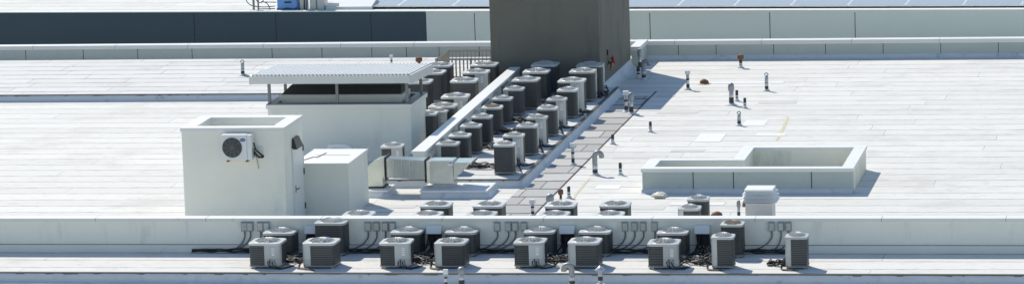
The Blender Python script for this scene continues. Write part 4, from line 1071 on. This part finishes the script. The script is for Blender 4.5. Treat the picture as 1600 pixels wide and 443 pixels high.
# ------------------------------------------------------------------ neighbour roof: solar arrays, tarp, ducts
def solar(x0, ncol, label, pxfront, ypx):
    p = G(pxfront, ypx, Z2r+.11)
    t = thing('solar_array', label, 'solar panels', (x0, p.y + (x0-p.x)*math.tan(a2), Z2r), a2)
    pw, pd = 2.02, 1.02; tilt = math.radians(3)
    mbr = MB()
    for c in range(ncol):
        for r_ in range(5):
            x = c*pw; y = r_*pd; z = .11+y*math.sin(tilt)
            z2_ = .11+(y+pd)*math.sin(tilt)
            f = MB().hull8([(x+.005, y+.005, z-.04), (x+pw-.005, y+.005, z-.04), (x+pw-.005, y+pd-.005, z2_-.04), (x+.005, y+pd-.005, z2_-.04), (x+.005, y+.005, z), (x+pw-.005, y+.005, z), (x+pw-.005, y+pd-.005, z2_), (x+.005, y+pd-.005, z2_)]).build('panel', 'alu', t)
            e = .05
            MB().hull8([(x+e, y+e, z+.0), (x+pw-e, y+e, z+.0), (x+pw-e, y+pd-e, z2_+.0), (x+e, y+pd-e, z2_+.0), (x+e, y+e, z+.006), (x+pw-e, y+e, z+.006), (x+pw-e, y+pd-e, z2_+.006), (x+e, y+pd-e, z2_+.006)]).build('glass', 'pv', f)
        for xx in (.3, 1.6):
            mbr.box((c*pw+xx, .08, 0), (c*pw+xx+.06, .14, .068)).box((c*pw+xx-.08, .0, .0), (c*pw+xx+.14, .3, .02))
            mbr.box((c*pw+xx, 2.6, 0), (c*pw+xx+.05, 2.66, .18))
    mbr.box((0, .10, .035), (ncol*pw, .15, .066)); mbr.build('rack', 'steel', t)
    mb = MB(); rr = random.Random(ncol); wp = []
    for c in range(ncol*2):
        x = c*1.0+rr.uniform(0, .2); wp += [(x, .05, .05), (x+.2, .0, .03+rr.uniform(0, .02)), (x+.45, -.02, .03), (x+.6, .04, .05)]
        if rr.random() < .6: MB().box((x+.3, -.03, .01), (x+.55, .05, .065)).build('connector_box', 'black', t)
    mb.tube(smooth(wp, 4), .018, 5); mb.build('wiring', 'black', t)
x0 = G(523, 9, Z2r+.3).x; solar(x0, 4, 'left solar array on the neighbouring roof behind the navy wall', 600, 9.5)
x0 = G(962, 8.5, Z2r+.3).x; solar(x0, 9, 'right solar array on the neighbouring roof behind the pale wall', 1100, 9.5)
def n2(px, py, z=Z2r): return G(px, py, z)
p = n2(430, 19); q = n2(461, 19); ww = q.x-p.x
t = thing('covered_crate', 'bright blue covered crate with dark strap on the neighbouring roof', 'crate', (p.x, p.y+.3, Z2r))
MB().box((0, 0, 0), (ww, 1.0, .55)).build('cover', 'tarp', t, bevel=.05)
MB().box((ww*.38, -.012, .28), (ww*.72, -.001, .34), rz=0).build('strap', 'black', t)
mb = MB().tube(smooth([(0, -.02, .08), (ww*.2, -.03, .04), (ww*.5, -.03, .09), (ww*.8, -.03, .05), (ww, -.02, .10)], 4), .035, 6); mb.build('hem', 'tarpdark', t)
p = n2(463, 19); q = n2(502, 19); ww = q.x-p.x
t = thing('duct_stack', 'grey metal ducts with two navy poles beside the blue crate', 'duct', (p.x, p.y+.35, Z2r))
MB().box((ww*.45, 0, 0), (ww, .7, .9)).build('duct', 'galv2', t, bevel=.01)
MB().hull8([(ww*.05, .1, 0), (ww*.28, .1, 0), (ww*.28, .6, 0), (ww*.05, .6, 0), (0, .1, .9), (ww*.2, .1, .9), (ww*.2, .6, .9), (0, .6, .9)]).build('side_duct', 'galv2', t)
for k in (0, 1): MB().tube([(ww*(.24+.1*k), -.05, 0), (ww*(.30+.1*k), -.05, .9)], .028, 8).build('pole', 'tarpdark', t)
mb = MB().tube([(ww*.72, -.02, 0), (ww*.72, -.02, .9)], .015); mb.build('seam', 'steel', t)
p = n2(393, 19)
t = thing('cable_stand', 'tangle of black cables on a short stand at the far left roof', 'cables', (p.x, p.y+.3, Z2r))
mb = MB(); rr = random.Random(5)
for e in ([(-.3, 0, .5), (-.2, 0, .3), (0, 0, .18), (.4, 0, .14), (.8, 0, .17)], [(.1, 0, .5), (.15, 0, .35), (.3, 0, .3), (.4, 0, .42), (.3, .05, .5)], [(.3, 0, .34), (.5, 0, .28), (.6, .0, .12), (.62, 0, .0)], [(.2, 0, .07), (.8, 0, .08)], [(.4, 0, .32), (.85, 0, .31)]):
    mb.tube(smooth(e, 5), .016, 5)
mb.build('cable', 'black', t)
mb = MB().box((-.02, -.03, 0), (.05, .03, .55)).box((.16, -.03, 0), (.21, .03, .5)); mb.build('post', 'steel', t)
p = n2(504, 19); q = n2(523, 19)
t = thing('white_cabinet', 'low white sloped cabinet left of the solar panels on the neighbouring roof', 'cabinet', (p.x, p.y+.5, Z2r))
ww = 1.7
MB().hull8([(0, 0, 0), (ww, 0, 0), (ww, 1.2, 0), (0, 1.2, 0), (.0, 0, .12), (ww, 0, .12), (ww, 1.2, .34), (.25, 1.2, .34)]).build('body', 'white', t, bevel=.01)
MB().box((.05, -.03, .14), (.5, .03, .26)).build('junction_box', 'cap', t)
